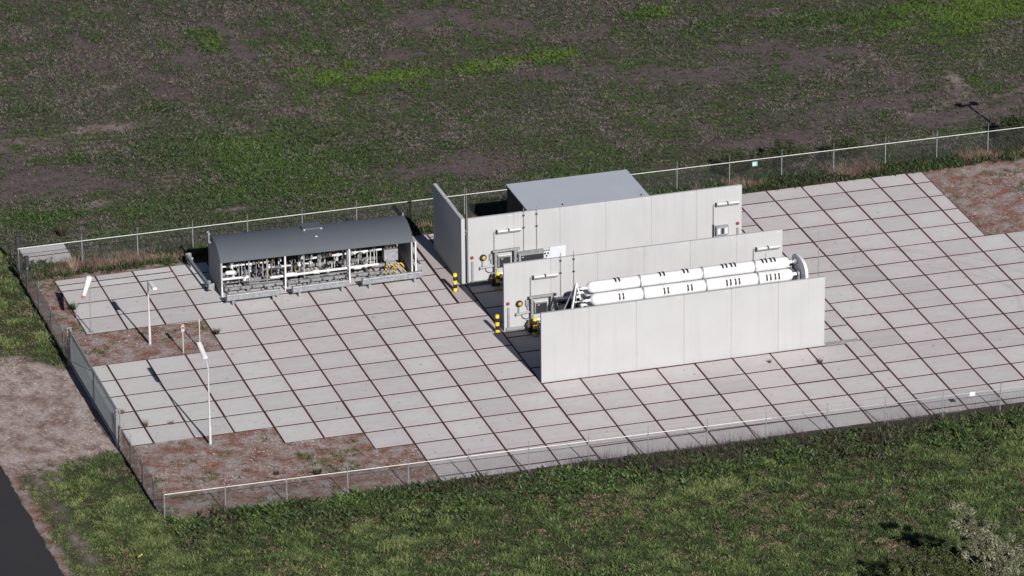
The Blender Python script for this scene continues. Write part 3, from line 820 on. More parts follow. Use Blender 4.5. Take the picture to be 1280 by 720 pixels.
    MB().box((15.45, y - .37, 1.15), (1.20, .016, .60)).build('door', M['black'], t)
    MB().box((15.42, y - .2, 1.56), (1.42, .40, .04)).build('rain_hood', M['mid_grey'], t)
    MB().box((14.95, y - .381, 1.36), (.09, .008, .035)).build('nameplate', M['board'], t)
    for xx, s in ((15.1, 'left'), (15.8, 'right')):
        t = empty('vent_pipe', (xx, y, 1.55), '%s one of the two thin vent pipes climbing the %s wall' % (s, who), 'vent pipe', 'thin vent pipes')
        MB().tube([(xx, y - .05, 1.56), (xx, y - .05, 3.98)], .020, 6).build('pipe', M['mid_grey'], t)
        for zz in (2.88, 3.55): MB().box((xx, y - .045, zz), (.10, .09, .06)).build('clamp', M['dark_metal'], t)
equipment(WY['back'], 'rear', 0, 0)
equipment(WY['mid'], 'middle', 0, 0)
yb = WY['back']
t = empty('warning_sign', (16.27, yb, 1.26), 'tall warning sign with black and red pictograms on the rear wall', 'sign')
MB().box((16.29, yb - .15, 1.26), (.36, .03, .62), bev=.005).build('board', M['board'], t)
MB().box((16.29, yb - .169, 1.50), (.34, .006, .09)).build('header_band', M['grey_metal'], t)
mb = MB()
for cx, cz in ((16.21, 1.33), (16.37, 1.33), (16.29, 1.19)): mb.lathe((cx, yb - .166, cz), (0, -1, 0), [(0, .055), (.006, .055)], 12)
mb.each('pictogram', M['black'], t)
mb = MB(); mb.box((16.24, yb - .169, 1.04), (.14, .006, .10)); mb.box((16.39, yb - .169, 1.02), (.08, .006, .06)); mb.each('pictogram', M['red'], t)
t = empty('white_board', (16.9, yb, 1.28), 'blank white board mounted right of the warning sign on the rear wall', 'board')
MB().box((16.93, yb - .06, 1.30), (.86, .05, .62), bev=.005).build('board_panel', M['board'], t)
mb = MB()
for xx in (16.6, 17.26): mb.box((xx, yb - .015, 1.3), (.05, .05, .5))
mb.each('mounting', M['galv'], t)
# socket cabinet on the right end of the rear wall
t = empty('socket_cabinet', (25.9, yb, 1.36), 'grey socket cabinet under the lamp at the rear wall right end', 'cabinet')
MB().box((25.9, yb - .12, 1.37), (.68, .22, .50), bev=.015).build('housing', M['mid_grey'], t)
for k in range(3):
    MB().box((25.70 + .2 * k, yb - .238, 1.36), (.14, .016, .32)).build('socket', M['board'] if k != 1 else M['dark_metal'], t)
MB().tube([(25.45, yb - .05, 1.7), (25.45, yb - .05, .1)], .05, 6).build('cable_conduit', M['dark_metal'], t)
t = empty('emergency_button', (26.79, yb, 1.5), 'red emergency button on grey post at the right end of the rear wall', 'button', 'red emergency buttons')
MB().lathe((26.79, yb, 1.62), (0, -1, 0), [(0, .05), (.05, .05), (.05, .085), (.09, .085), (.11, .06)], 14).build('push_button', M['red'], t)
MB().box((26.8, yb - .045, .76), (.11, .08, 1.2), bev=.01).build('cable_tray', M['mid_grey'], t)

# bollards
for (x, y, lab) in ((11.24, -.47, 'yellow and black bollard in sun before the crosswise wall'), (11.74, -6.32, 'yellow and black bollard in sun at the middle wall corner'),
                    (13.4, -.95, 'yellow topped bollard in shade before the rear wall pipes'), (13.45, -7.25, 'yellow topped bollard in shade before the middle wall pipes')):
    t = empty('bollard', (x, y, 0), lab, 'bollard', 'yellow and black bollards')
    MB().lathe((x, y, -.02), (0, 0, 1), [(0, .105), (.98, .105), (1.01, .095), (1.03, .06)], 18).build('post', M['bands'], t, True)
    MB().lathe((x, y, -.001), (0, 0, 1), [(0, .17), (.02, .17)], 18).build('base_plate', M['galv_dull'], t)

# ------------------------------------------------------------------ flat roofed shelter behind the rear wall
t = empty('flat_roof_shelter', (18.9, 2.6, 0), 'low shelter with flat pale grey roof behind the rear wall', 'shelter')
rx0, rx1, ry0, ry1, zr = 15.55, 22.2, .75, 4.6, 3.42
MB().box(((rx0 + rx1) / 2, (ry0 + ry1) / 2, zr), (rx1 - rx0, ry1 - ry0, .08), bev=.01).build('roof', M['flat_roof'], t)
MB().box(((rx0 + rx1) / 2, ry0 - .03, zr - .09), (rx1 - rx0, .05, .16)).build('gutter', M['white_paint'], t)
for xx in (rx0 + .06, rx1 - .06):
    MB().box((xx, (ry0 + ry1) / 2, 1.68), (.06, ry1 - ry0 - .2, 3.34)).build('side_panel', M['dark_metal'], t)
MB().box(((rx0 + rx1) / 2, ry1 - .1, 1.68), (rx1 - rx0 - .3, .06, 3.34)).build('back_panel', M['dark_metal'], t)
for xx in (rx0 + .08, (rx0 + rx1) / 2, rx1 - .08): MB().box((xx, ry0 + .1, 1.66), (.1, .1, 3.30)).build('post', M['galv'], t)
mb = MB()
for xx in (17.5, 21.8): mb.tube([(xx, ry0 + .15, zr + .03), (xx, ry0 + .15, zr + .13)], .03, 6)
mb.each('roof_vent', M['dark_metal'], t)
MB().box((18.9, 2.6, .8), (3.6, 1.6, 1.5), bev=.02).build('compressor_unit', M['grey_metal'], t)

# ------------------------------------------------------------------ tube trailer between near and middle wall
t = empty('tube_trailer', (21, -9.6, 0), 'stack of long white gas tubes on a trailer between two walls', 'tube trailer')
TX0, TX1 = 15.50, 26.2
tubes = [(-9.6, 3.31), (-10.14, 2.86), (-9.06, 2.86), (-10.68, 2.41), (-9.6, 2.41), (-8.52, 2.41)]
RT = .312
for (yy, zz) in tubes:
    L = TX1 - TX0
    prof = [(-.42, .05), (-.30, .05), (-.30, .085), (-.22, .085), (-.22, .06), (-.06, .075), (0, .15), (.035, .22), (.09, .268), (.17, .298), (.28, RT)]
    prof += [(L - .28, RT), (L - .17, .298), (L - .09, .268), (L - .035, .22), (L, .15), (L + .06, .09), (L + .30, .085)]
    tb = MB().lathe((TX0, yy, zz), (1, 0, 0), prof, 28).build('gas_tube', M['tank_white'], t, True)
    mb = MB()
    mb.lathe((TX0 - .5, yy, zz), (1, 0, 0), [(0, .06), (.05, .1), (.12, .1), (.14, .05)], 10)
    mb.build('valve', M['galv'], tb)
def straps(x, yy, zz, parent, dark):
    """two pale bands round the tube with dark clamp pieces on them"""
    for dx in (-.10, .10):
        st = MB().arc(x + dx, yy, zz, 0, 360, RT - .004, RT + .007, .10, 24).build('strap', M['white_paint'], parent)
        for a0, a1 in dark: MB().arc(x + dx, yy, zz, a0, a1, RT + .002, RT + .026, .095).build('clamp', M['dark_metal'], st)
for xs in (17.03, 19.4, 20.65, 22.72, 23.18, 24.85, 25.3):
    straps(xs, *tubes[0], t, ((42, 128), (-74, -44)))
    straps(xs, *tubes[1], t, ((-6, 50),))
for xs in (18.22, 21.54, 24.32):
    mb = MB()
    for (yy, zz) in tubes:
        mb.lathe((xs - .05, yy, zz), (1, 0, 0), [(0, RT + .02), (.10, RT + .02)], 28)
    mb.prism([(-1.32, 2.0), (1.32, 2.0), (.25, 3.40), (-.25, 3.40)], (xs - .03, -9.6, 0), (0, 1, 0), (0, 0, 1), (.06, 0, 0))
    mb.build('support_frame', M['grey_metal'], t)
    MB().box((xs, -9.6, 1.55), (.14, 2.5, .9)).build('saddle', M['galv'], t)
# end plate with rounded top
pr = [(-1.08, 1.3), (1.08, 1.3), (1.08, 2.9)]
pr += [(1.08 * math.cos(a) ** .8 if math.cos(a) > 1e-6 else 0, 2.9 + .78 * math.sin(a) ** .8) for a in np.linspace(.15, PI / 2, 8)]
pr += [(-p[0], p[1]) for p in reversed(pr[2:-1])]
MB().prism(pr, (26.62, -9.92, 0), (0, 1, 0), (0, 0, 1), (.14, 0, 0)).build('end_plate', M['tank_white'], t)
mb = MB()
for (yy, zz) in tubes[:3]:
    mb.lathe((26.45, yy, zz), (1, 0, 0), [(0, .15), (.17, .15)], 14)
mb.box((26.5, -9.7, 2.55), (.18, 1.2, .5))
mb.each('end_fitting', M['galv_dull'], t)
# A-frame, piping and chassis
mb = MB()
ap = (14.93, -9.6, 3.66)
for q in ((15.25, -10.5, 1.3), (14.2, -10.5, 1.3), (15.1, -8.7, 1.3), (14.3, -8.7, 1.3)): mb.tube([q, ap], .045, 8)
mb.tube([(14.72, -9.9, 2.75), (15.12, -9.9, 2.75)], .035, 8)
mb.each('pipe_stand', M['white_paint'], t)
mb = MB()
for q0, q1 in (((13.75, -10.9, 1.4), (14.15, -10.9, 2.85)), ((14.55, -10.9, 1.4), (14.15, -10.9, 2.85)), ((13.95, -10.9, 1.4), (14.3, -10.9, 2.75))): mb.tube([q0, q1], .028, 6)
mb.each('hose_support', M['white_paint'], t)
mb = MB()
for k, (yy, zz) in enumerate(tubes[:3]):
    mb.tube([(15.1, yy, zz), (14.85, yy, zz - .02), (14.7, -9.6, zz - .4), (14.6, -9.6, 1.5)], .028, 6)
mb.each('manifold', M['galv_dull'], t)
MB().box((14.3, -9.9, 1.35), (.9, 1.0, .5), bev=.03).build('valve_cabinet', M['dark_metal'], t)
mb = MB()
for yy in (-10.3, -8.9): mb.box((20.4, yy, 1.0), (12.4, .16, .3))
for xx in (14.6, 17.5, 20.4, 23.3, 26.2): mb.box((xx, -9.6, 1.0), (.14, 1.24, .2))
mb.each('chassis', M['grey_metal'], t)
for xx in (22.6, 23.9, 25.2):
    for yy, d in ((-10.75, -1), (-8.45, 1)):
        wl = MB().lathe((xx, yy - .15, .5), (0, 1, 0), [(0, .34), (.02, .48), (.06, .5), (.24, .5), (.28, .48), (.3, .34)], 24).build('wheel', M['black'], t, True)
        MB().lathe((xx, yy + d * .11 - .03, .5), (0, 1, 0), [(0, .26), (.09, .26)], 16).build('rim', M['galv'], wl)
    MB().tube([(xx, -10.6, .5), (xx, -8.6, .5)], .06, 8).build('axle', M['dark_metal'], t)
for yy in (-10.3, -8.9): MB().box((16.2, yy, .45), (.14, .14, .9)).build('landing_leg', M['galv'], t)

# ------------------------------------------------------------------ arched shelter with the gas pipework
SY = math.radians(-2.0); SO = Vector((-.4, 2.45, 0))
def S(x, y, z):
    """shelter coordinates: x along its front, y back from the front posts"""
    c, s = math.cos(SY), math.sin(SY)
    return (SO.x + x * c - y * s, SO.y + x * s + y * c, z)
SL = 10.1; SD = 3.05
shl = empty('arched_shelter', S(SL / 2, SD / 2, 0), 'open fronted metal shelter with arched slate grey roof', 'shelter')
arc = []
HC = SD / 2 + .07; RISE = .66; RC = (HC ** 2 + RISE ** 2) / (2 * RISE); AM = math.asin(HC / RC)
for k in range(17):
    a = -AM + 2 * AM * k / 16
    arc.append((SD / 2 + RC * math.sin(a), 2.0 + RC * math.cos(a) - (RC - RISE)))
inner_arc = [(d, z - .045) for d, z in reversed(arc)]
uy = Vector(S(0, 1, 0)) - Vector(S(0, 0, 0))
rf = MB().prism(arc + inner_arc, S(-.06, 0, 0), uy, (0, 0, 1), Vector(S(SL + .06, 0, 0)) - Vector(S(-.06, 0, 0))).build('roof', M['arch_roof'], shl)
rf.data.shade_smooth(); rf.data.set_sharp_from_angle(angle=math.radians(30))
mb = MB(); c = S(5.15, 1.75, 2.70); mb.box(c, (1.05, .8, .10), rz=SY, bev=.02); mb.build('roof_hatch', M['arch_roof'], rf)
mb = MB()
for dx in (-.45, .45): mb.box(S(5.15 + dx, 1.33, 2.70), (.07, .04, .06), rz=SY)
mb.box(S(5.2, .75, 2.53), (.10, .06, .05), rz=SY)
mb.each('hatch_lug', M['board'], rf)
for xx in (-.02, SL - .02):
    poly = [(arc[0][0] + .04, .05)] + [(d, z - .05) for d, z in arc] + [(arc[-1][0] - .04, .05)]
    a = Vector(S(xx, 0, 0)); b = Vector(S(xx + .04, 0, 0)); uy = (Vector(S(0, 1, 0)) - Vector(S(0, 0, 0)))
    MB().prism(poly, a, uy, (0, 0, 1), b - a).build('end_panel', M['side_panel'], shl)
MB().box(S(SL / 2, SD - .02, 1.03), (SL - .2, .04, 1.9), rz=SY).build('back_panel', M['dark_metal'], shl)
for xx in (.0, 3.35, 6.75, SL - .02, SL + .18):
    MB().box(S(xx, 0.0, .98), (.085, .085, 1.94), rz=SY, bev=.008).build('post', M['white_paint'], shl)
mb = MB()
for k, dz in ((0, .0), (1, .02)):
    mb.tube([S(-.2, 2.0 + .25 * k, 2.3), S(-.2, 2.0 + .25 * k, 2.75 + dz)], .05, 8); mb.box(S(-.2, 2.0 + .25 * k, 2.8), (.12, .12, .08))
mb.box(S(-.15, 2.1, 2.35), (.2, .5, .05), rz=SY)
mb.each('vent_cowl', M['galv'], shl)
mb = MB(); mb.tube([S(SL + .05, 2.1, 2.3), S(SL + .05, 2.1, 2.75)], .05, 8); mb.each('vent_cowl', M['galv'], shl)

sk_ = empty('gas_pipework', S(SL / 2, 1.3, 0), 'dense white pipes and valves under the arched shelter', 'pipework')
rr = random.Random(21)
fr = MB()
for yy in (.35, 1.3, 2.3): fr.box(S(4.7, yy, .30), (9.0, .12, .16), rz=SY)
for k in range(9): fr.box(S(.35 + k * 1.08, 1.3, .20), (.12, 2.1, .14), rz=SY)
for k in range(9):
    fr.box(S(.35 + k * 1.08, .5, .13), (.1, .1, .26), rz=SY)
fr.each('skid_beam', M['galv_dull'], sk_)
def flanged(path, r, mat, fl=()):
    r = r * .78
    o = MB().tube(path, r, 10).build('pipe', mat, sk_, True)
    if fl:
        mb = MB()
        for (p, ax) in fl: mb.lathe(p, ax, [(0, r + .05), (.05, r + .05), (.05, r + .01), (.07, r + .01), (.07, r + .05), (.12, r + .05)], 12)
        mb.each('flange', M['white_paint'], o)
    return o
ux = Vector(S(1, 0, 0)) - Vector(S(0, 0, 0))
W_ = M['white_paint']
flanged([S(2.6, .25, .72), S(8.35, .25, .80)], .085, W_, [(S(x, .25, .72 + .014 * (x - 2.6)), ux) for x in (3.9, 5.6, 7.6)])
flanged([S(.1, .45, .82), S(1.5, .45, .82)], .085, W_, [(S(1.3, .45, .82), ux)])
flanged([S(4.6, 1.0, 1.22), S(8.7, 1.0, 1.30)], .075, W_, [(S(x, 1.0, 1.24 + .01 * (x - 4.6)), ux) for x in (5.4, 6.3, 7.2, 7.7, 8.2)])
flanged([S(4.2, 1.5, 1.55), S(8.3, 1.5, 1.72), S(8.42, 1.5, 1.68), S(8.42, 1.5, 1.25)], .06, W_, [(S(x, 1.5, 1.55 + .041 * (x - 4.2)), ux) for x in (5.3, 6.6, 7.8)])
flanged([S(.2, 1.1, 1.25), S(3.0, 1.1, 1.25)], .07, W_, [(S(x, 1.1, 1.25), ux) for x in (.5, .9, 1.7, 2.5)])
flanged([S(.3, 1.7, 1.65), S(4.6, 1.7, 1.6)], .05, M['galv'], [(S(x, 1.7, 1.64), ux) for x in (1.2, 2.2, 3.4)])
flanged([S(2.8, .9, 1.0), S(5.0, .9, 1.0)], .09, M['galv'], [(S(x, .9, 1.0), ux) for x in (3.2, 4.1, 4.8)])
for k in range(44):                       # risers between the runs
    x0 = .25 + 8.3 * (k + .5 * rr.random()) / 44; y0 = rr.choice((.5, .8, 1.1, 1.5)); z0 = rr.choice((.45, .6)); z1 = rr.uniform(.95, 1.75)
    flanged([S(x0, y0, z0), S(x0, y0, z1), S(x0 + rr.uniform(-.12, .12), y0 + .25, z1 + .04)], rr.choice((.02, .025, .03, .045)), rr.choice((W_, M['beige'], M['galv'], M['galv_dull'], M['galv'], M['galv'], M['beige'], M['brass'])))
for k in range(46):                       # valves with hand wheels or bonnets
    x0 = .35 + 7.9 * (k + .6 * rr.random()) / 46; y0 = rr.choice((.4, .6, .95, 1.2)); z0 = rr.choice((.72, .85, 1.0, 1.2, 1.35, 1.5))
    m = rr.choice((W_, W_, M['beige'], M['galv'], M['galv'], M['beige'], M['dark_metal'], M['galv_dull'], M['brass']))
    v = MB().lathe(S(x0, y0, z0 - .1), (0, 0, 1), [(0, .04), (.03, .075), (.10, .08), (.13, .04), (.19, .03), (.20, .065), (.23, .065)], 10).build('valve', m, sk_, True)
    if k % 2: MB().lathe(S(x0, y0 - .02, z0 + .2), (0, 0, 1), [(0, .11), (.025, .11)], 12).build('hand_wheel', rr.choice((M['galv'], M['dark_metal'])), v)
for x0, x1, m in ((3.35, 3.95, W_), (4.85, 5.25, W_), (.25, .8, W_), (7.0, 7.5, W_)):   # white filter vessels lying along the front
    zz = .74 if x0 > 2 else 1.22
    MB().lathe(S(x0, .3, zz), ux, [(0, .05), (.05, .10), (.1, .115), (x1 - x0 - .1, .115), (x1 - x0 - .05, .10), (x1 - x0, .05)], 16).build('filter_vessel', m, sk_, True)
for xx in (1.55, 2.5, 4.45, 6.75):        # upright frames
    mb = MB()
    mb.box(S(xx, .5, .98), (.07, .07, 1.4), rz=SY); mb.box(S(xx, 1.6, .98), (.07, .07, 1.4), rz=SY); mb.box(S(xx, 1.05, 1.68), (.06, 1.1, .06), rz=SY)
    mb.build('support_frame', M['galv'], sk_)
mb = MB()
for (a, b, z) in ((1.5, 3.1, .62), (1.5, 3.1, .48), (4.4, 6.2, .52), (5.6, 6.8, .56)): mb.box(S((a + b) / 2, .3, z), (b - a, .06, .05), rz=SY)
for k in range(14): mb.box(S(.4 + .62 * k, .1, .36), (.05, .5, .05), rz=SY)
mb.each('pipe_rack', M['galv_dull'], sk_)
for xx, zz in ((5.55, 1.45), (5.75, 1.45), (5.95, 1.45), (1.9, 1.1), (2.2, 1.0)):
    MB().box(S(xx, .75, zz), (.11, .12, .24), rz=SY).build('transmitter', M['dark_metal'], sk_)
# cabinet and two striped hoops at the right end of the shelter
t = empty('meter_cabinet', S(9.25, 1.2, 0), 'grey meter cabinet with instruments at the right end of the arched shelter', 'cabinet')
MB().box(S(9.2, 1.2, .92), (.75, .5, .62), rz=SY, bev=.015).build('housing', M['galv'], t)
MB().box(S(9.2, 1.2, .32), (.5, .35, .6), rz=SY).build('plinth', M['galv_dull'], t)
mb = MB()
for k in range(4): mb.tube([S(8.95 + .16 * k, 1.2, 1.22), S(8.98 + .16 * k, 1.2, 1.55 + .08 * (k % 2)), S(9.1 + .1 * k, 1.3, 1.7)], .03, 6)
mb.each('instrument_pipe', M['galv'], t)
for k in range(3): MB().lathe(S(9.0 + .18 * k, .98, 1.42), tuple(-(Vector(S(0, 1, 0)) - Vector(S(0, 0, 0)))), [(0, .07), (.05, .07)], 12).build('gauge', M['galv_dull'], t)
for x0, s in ((8.98, 'left'), (9.47, 'right')):
    t = empty('protection_hoop', S(x0, .3, 0), '%s yellow and black striped hoop at the right end of the arched shelter' % s, 'guard hoop', 'striped guard hoops')
    pts = [S(x0 - .22, .3, .0)] + [S(x0 - .22 * math.cos(a), .3, .48 + .22 * math.sin(a)) for a in np.linspace(0, PI, 9)] + [S(x0 + .22, .3, .0)]
    MB().tube(pts, .05, 8).build('hoop', M['hoop'], t, True)

# ------------------------------------------------------------------ crash barriers round the shelter
PROF = [(.0, .0), (.015, .02), (.075, .06), (.075, .10), (.015, .14), (.015, .18), (.075, .22), (.075, .26), (.015, .30), (.0, .32)]
def barrier(ax, ay, bx, by, label, ztop=.62, posts=2, double=True):
    A, B = Vector((ax, ay, 0)), Vector((bx, by, 0)); d = (B - A).normalized(); n = Vector((d.y, -d.x, 0))   # n points to the right of A->B
    t = empty('crash_barrier', tuple((A + B) / 2), label, 'crash barrier', 'crash barriers round the arched shelter')
    z0 = ztop - .32
    MB().strip(PROF, A + n * .09 + Vector((0, 0, z0)), B + n * .09 + Vector((0, 0, z0)), (n, Vector((0, 0, 1))), .012).build('rail', M['galv'], t)
    if double:
        MB().strip(PROF, A - n * .09 + Vector((0, 0, z0)), B - n * .09 + Vector((0, 0, z0)), (-n, Vector((0, 0, 1))), .012).build('rail', M['galv'], t)
    L = (B - A).length
    for k in range(posts):
        p = A + d * (L * (.12 + .76 * k / max(1, posts - 1)))
        MB().box((p.x, p.y, ztop / 2 - .02), (.10, .12, ztop - .02), rz=math.atan2(d.y, d.x)).build('post', M['galv'], t)
        MB().box((p.x, p.y, ztop - .10), (.08, .2, .10), rz=math.atan2(d.y, d.x)).build('spacer', M['galv_dull'], t)
    for p in (A, B):
        MB().box((p.x, p.y, z0 + .16), (.035, .30, .34), rz=math.atan2(d.y, d.x), bev=.01).build('end_piece', M['galv'], t)
barrier(-.45, 1.32, 2.35, 1.28, 'galvanised crash barrier before the left bay of the arched shelter')
barrier(3.05, 1.32, 6.05, 1.30, 'galvanised crash barrier before the middle bay of the arched shelter')
barrier(6.75, 1.22, 9.95, 1.24, 'galvanised crash barrier before the right bay of the arched shelter')
barrier(-.95, 7.35, -.82, 3.0, 'shaded crash barrier beside the left end of the arched shelter', double=False)
barrier(10.05, 2.1, 10.15, 4.9, 'short crash barrier beside the right end of the arched shelter', double=False)

# ------------------------------------------------------------------ street lamps
def lamp(x, y, h, dy, label, rise=.0):
    t = empty('street_lamp', (x, y, 0), label, 'lamp post', 'white yard lamps')
    MB().lathe((x, y, -.05), (0, 0, 1), [(0, .068), (1.0, .064), (1.05, .05), (h * .6, .043), (h - .25, .035)], 12).build('pole', M['pole'], t, True)
    s = 1 if dy > 0 else -1
    pts = [(x, y, h - .27), (x, y, h - .1), (x, y + s * .06, h), (x, y + s * .2, h + .06 + rise * .1), (x, y + s * .55, h + .1 + rise * .3)]
    MB().tube(pts, .03, 8).build('arm', M['pole'], t, True)
    a = Vector((x, y + s * .45, h + .09 + rise * .25)); b = Vector((x, y + dy, h + .14 + rise * .8))
    d = b - a; L = d.length; ang = math.atan2(d.z, abs(d.y)) * s
    hd = MB().box((a + b) / 2, (.24, L, .13), rx=ang, bev=.04).build('lamp_head', M['tank_white'], t)
    MB().box((a + b) / 2 + Vector((0, 0, -.075)), (.18, L * .75, .04), rx=ang).build('diffuser', M['galv_dull'], hd)
    MB().lathe((x, y, -.045), (0, 0, 1), [(0, .16), (.05, .16)], 14).build('base_plate', M['galv_dull'], t)
lamp(-5.36, -2.18, 3.5, -1.55, 'white lamp post with its head turned towards the viewer, on the gravel bed')
lamp(-5.46, -14.94, 4.15, 1.75, 'white lamp post nearest the viewer, head turned over the slabs', .45)
# floodlight mast and cabinet just right of the picture, whose shadows fall on the field
t = empty('floodlight_mast', (46.75, 5.0, 0), 'tall floodlight mast at the right edge beyond the slabs', 'mast')
MB().lathe((46.75, 5.0, -.05), (0, 0, 1), [(0, .09), (6.3, .06)], 10).build('pole', M['galv'], t, True)
MB().box((46.75, 5.0, 6.3), (1.0, .1, .08)).build('crossarm', M['galv'], t)
for dx in (-.42, .42): MB().box((46.75 + dx, 4.9, 6.42), (.42, .16, .36), rx=.4, bev=.03).build('floodlight', M['grey_metal'], t)
t = empty('equipment_cabinet', (47.6, 5.6, 0), 'grey equipment cabinet by the mast at the right edge', 'cabinet')
MB().box((47.6, 5.6, 1.0), (1.7, .8, 2.0), bev=.02).build('housing', M['grey_metal'], t)
MB().box((47.6, 5.19, 1.0), (1.5, .02, 1.7)).build('door', M['mid_grey'], t)

# windsock
t = empty('windsock', (-7.85, .24, 0), 'white windsock with red end on a thin pole', 'windsock')
MB().tube([(-7.85, .24, -.05), (-7.85, .24, 3.12)], [.028, .022], 8).build('pole', M['galv'], t)
mb = MB(); mb.lathe((-7.82, .19, 3.12), (-.22, -.10, -.55), [(0, .18), (.25, .16), (.7, .125), (1.05, .10)], 14); mb.build('sock', M['sock'], t, True)
dv = Vector((-.22, -.10, -.55)).normalized()
mb = MB(); mb.lathe(Vector((-7.82, .19, 3.12)) + dv * 1.05, dv, [(0, .102), (.16, .085)], 14); mb.build('red_end', M['sock_red'], t, True)
mb = MB(); mb.lathe(Vector((-7.82, .19, 3.12)) - dv * .03, dv, [(0, .192), (.05, .192)], 16); mb.build('hoop', M['galv'], t)
mb = MB(); mb.box((-7.85, .24, .0), (.22, .22, .03)); mb.build('base_plate', M['galv_dull'], t)
# marker posts on the gravel bed
t = empty('marker_post', (-4.0, -3.68, 0), 'marker post with red and white plate on the upper gravel bed', 'marker post')
MB().tube([(-4.0, -3.68, -.06), (-4.0, -3.68, 1.15)], .03, 8).build('post', M['beige'], t)
MB().box((-4.0, -3.70, 1.32), (.17, .05, .40), bev=.01).build('plate', M['beige'], t)
mb = MB(); mb.box((-4.0, -3.732, 1.34), (.10, .012, .11)); mb.box((-4.0, -3.732, 1.49), (.15, .012, .025)); mb.each('red_mark', M['red'], t)
t = empty('marker_post', (-3.08, -3.46, 0), 'plain pale marker post right of the red plated one', 'marker post')
MB().tube([(-3.08, -3.46, -.06), (-3.08, -3.46, 1.50)], .032, 8).build('post', M['beige'], t)
MB().lathe((-3.08, -3.46, 1.50), (0, 0, 1), [(0, .04), (.05, .04), (.07, .02)], 10).build('cap', M['beige'], t)
# stub post beside the windsock
t = empty('marker_post', (-8.15, 2.2, 0), 'short thin grey post at the slab edge behind the windsock', 'marker post')
MB().tube([(-8.15, 2.2, -.06), (-8.15, 2.2, .78)], .025, 6).build('post', M['galv'], t)
MB().box((-8.15, 2.2, .8), (.1, .06, .05)).build('cap', M['galv_dull'], t)

# ------------------------------------------------------------------ fences
def chain_link(A, B, z0, z1, pitch, r):
    """crossing diagonal wires in the upright plane from A to B"""
    A, B = Vector(A), Vector(B); L = (B - A).length; d = (B - A) / L; H = z1 - z0
    n = Vector((-d.y, d.x, 0)); mb = MB()
    V = []; F = []
    def wire(p, q, off):
        u = (q - p).normalized(); s = u.cross(n).normalized()
        o = len(V)
        for e in (p, q):
            for k in range(3):
                a = 2 * PI * k / 3
                V.append(e + n * (off + r * math.cos(a)) + s * r * math.sin(a))
        for k in range(3):
            F.append((o + k, o + (k + 1) % 3, o + 3 + (k + 1) % 3, o + 3 + k))
    s = -H
    while s < L:
        for sg, off in ((1, -r), (-1, r)):
            a0, a1 = s, s + H
            t0 = max(0, -a0 / H); t1 = min(1, (L - a0) / H)
            if t1 > t0:
                za, zb = (z0 + H * t0, z0 + H * t1) if sg > 0 else (z1 - H * t0, z1 - H * t1)
                wire(A + d * (a0 + H * t0) + Vector((0, 0, za)), A + d * (a0 + H * t1) + Vector((0, 0, zb)), off)
        s += pitch
    mb.v = [tuple(v) for v in V]; mb.f = F
    return mb
def fence(A, B, ts, label, rail_mat=None, zr=1.30, zext=1.72, pitch=.075, r=.0027, lines=True, rail_r=.0165):
    """posts at distances ts from A towards B"""
    A, B = Vector((*A, 0)), Vector((*B, 0)); d = (B - A).normalized(); L = (B - A).length
    t = empty('chain_link_fence', tuple((A + B) / 2), label, 'fence', 'chain link fences round the yard')
    for k, s in enumerate(ts):
        p = A + d * s
        MB().tube([(p.x, p.y, -.1), (p.x, p.y, zr + .03)], .028, 8).build('post', M['galv'], t)
        mb = MB(); mb.tube([(p.x, p.y, zr), (p.x + .01, p.y, zext)], .014, 6); mb.build('post_tip', M['galv'], t)
    if rail_mat:
        MB().tube([A + Vector((0, 0, zr)), B + Vector((0, 0, zr))], rail_r, 8).build('top_rail', rail_mat, t)
    m = chain_link(A, B, .02, zr - .02, pitch, r).build('wire_mesh', M['wire'], t)
    mb = MB()
    for z in ([zr + .14, zr + .34] + ([] if rail_mat else [zr - .01])):
        mb.tube([A + Vector((0, 0, z)), B + Vector((0, 0, z))], .0035, 4)
    mb.each('tension_wire', M['wire'], t)
    return t
far_y = lambda x: 9.13 - .0055 * (x + 9.6)
near_y = lambda x: -22.62 - .021 * (x + 9.6)
fence((-9.6, far_y(-9.6)), (60, far_y(60)), [.0] + [3.38 + 2.97 * k for k in range(22)], 'long chain link fence with white top rail along the dark field', M['white_rail'])
fence((-9.64, near_y(-9.64)), (20.5, near_y(20.5)), [0] + [2.96 + 2.99 * k for k in range(10)], 'chain link fence with white top rail along the near meadow', M['white_rail'])
fence((20.5, near_y(20.5)), (45, near_y(45)), [2.85 + 2.98 * k for k in range(7)], 'chain link fence with thin grey rail at the right of the near meadow', M['galv'], rail_r=.0125)
# thin grey rail of that stretch
fence((-9.72, far_y(-9.6)), (-9.80, -3.55), [2.6, 5.4, 8.3, 11.1], 'chain link fence at the left, beyond the sliding gate')
fence((-9.76, -14.1), (-9.66, near_y(-9.64)), [2.1, 4.5, 6.6], 'chain link fence at the left between gate and near corner')
# right stretch rail
# dark sensor boxes on two fence posts at the far left corner
for (x, y, lab) in ((-9.62, far_y(-9.6), 'dark brown sensor box on the far left corner post'), (-9.74, 6.4, 'dark brown sensor box on the second post of the left fence')):
    t = empty('sensor_box', (x, y, 1.3), lab, 'sensor box', 'sensor boxes on fence posts')
    MB().box((x, y - .02, 1.68), (.20, .18, .62), bev=.02).build('housing', M['dark_metal'], t)
    MB().box((x, y, 1.35), (.08, .08, .2)).build('bracket', M['galv'], t)
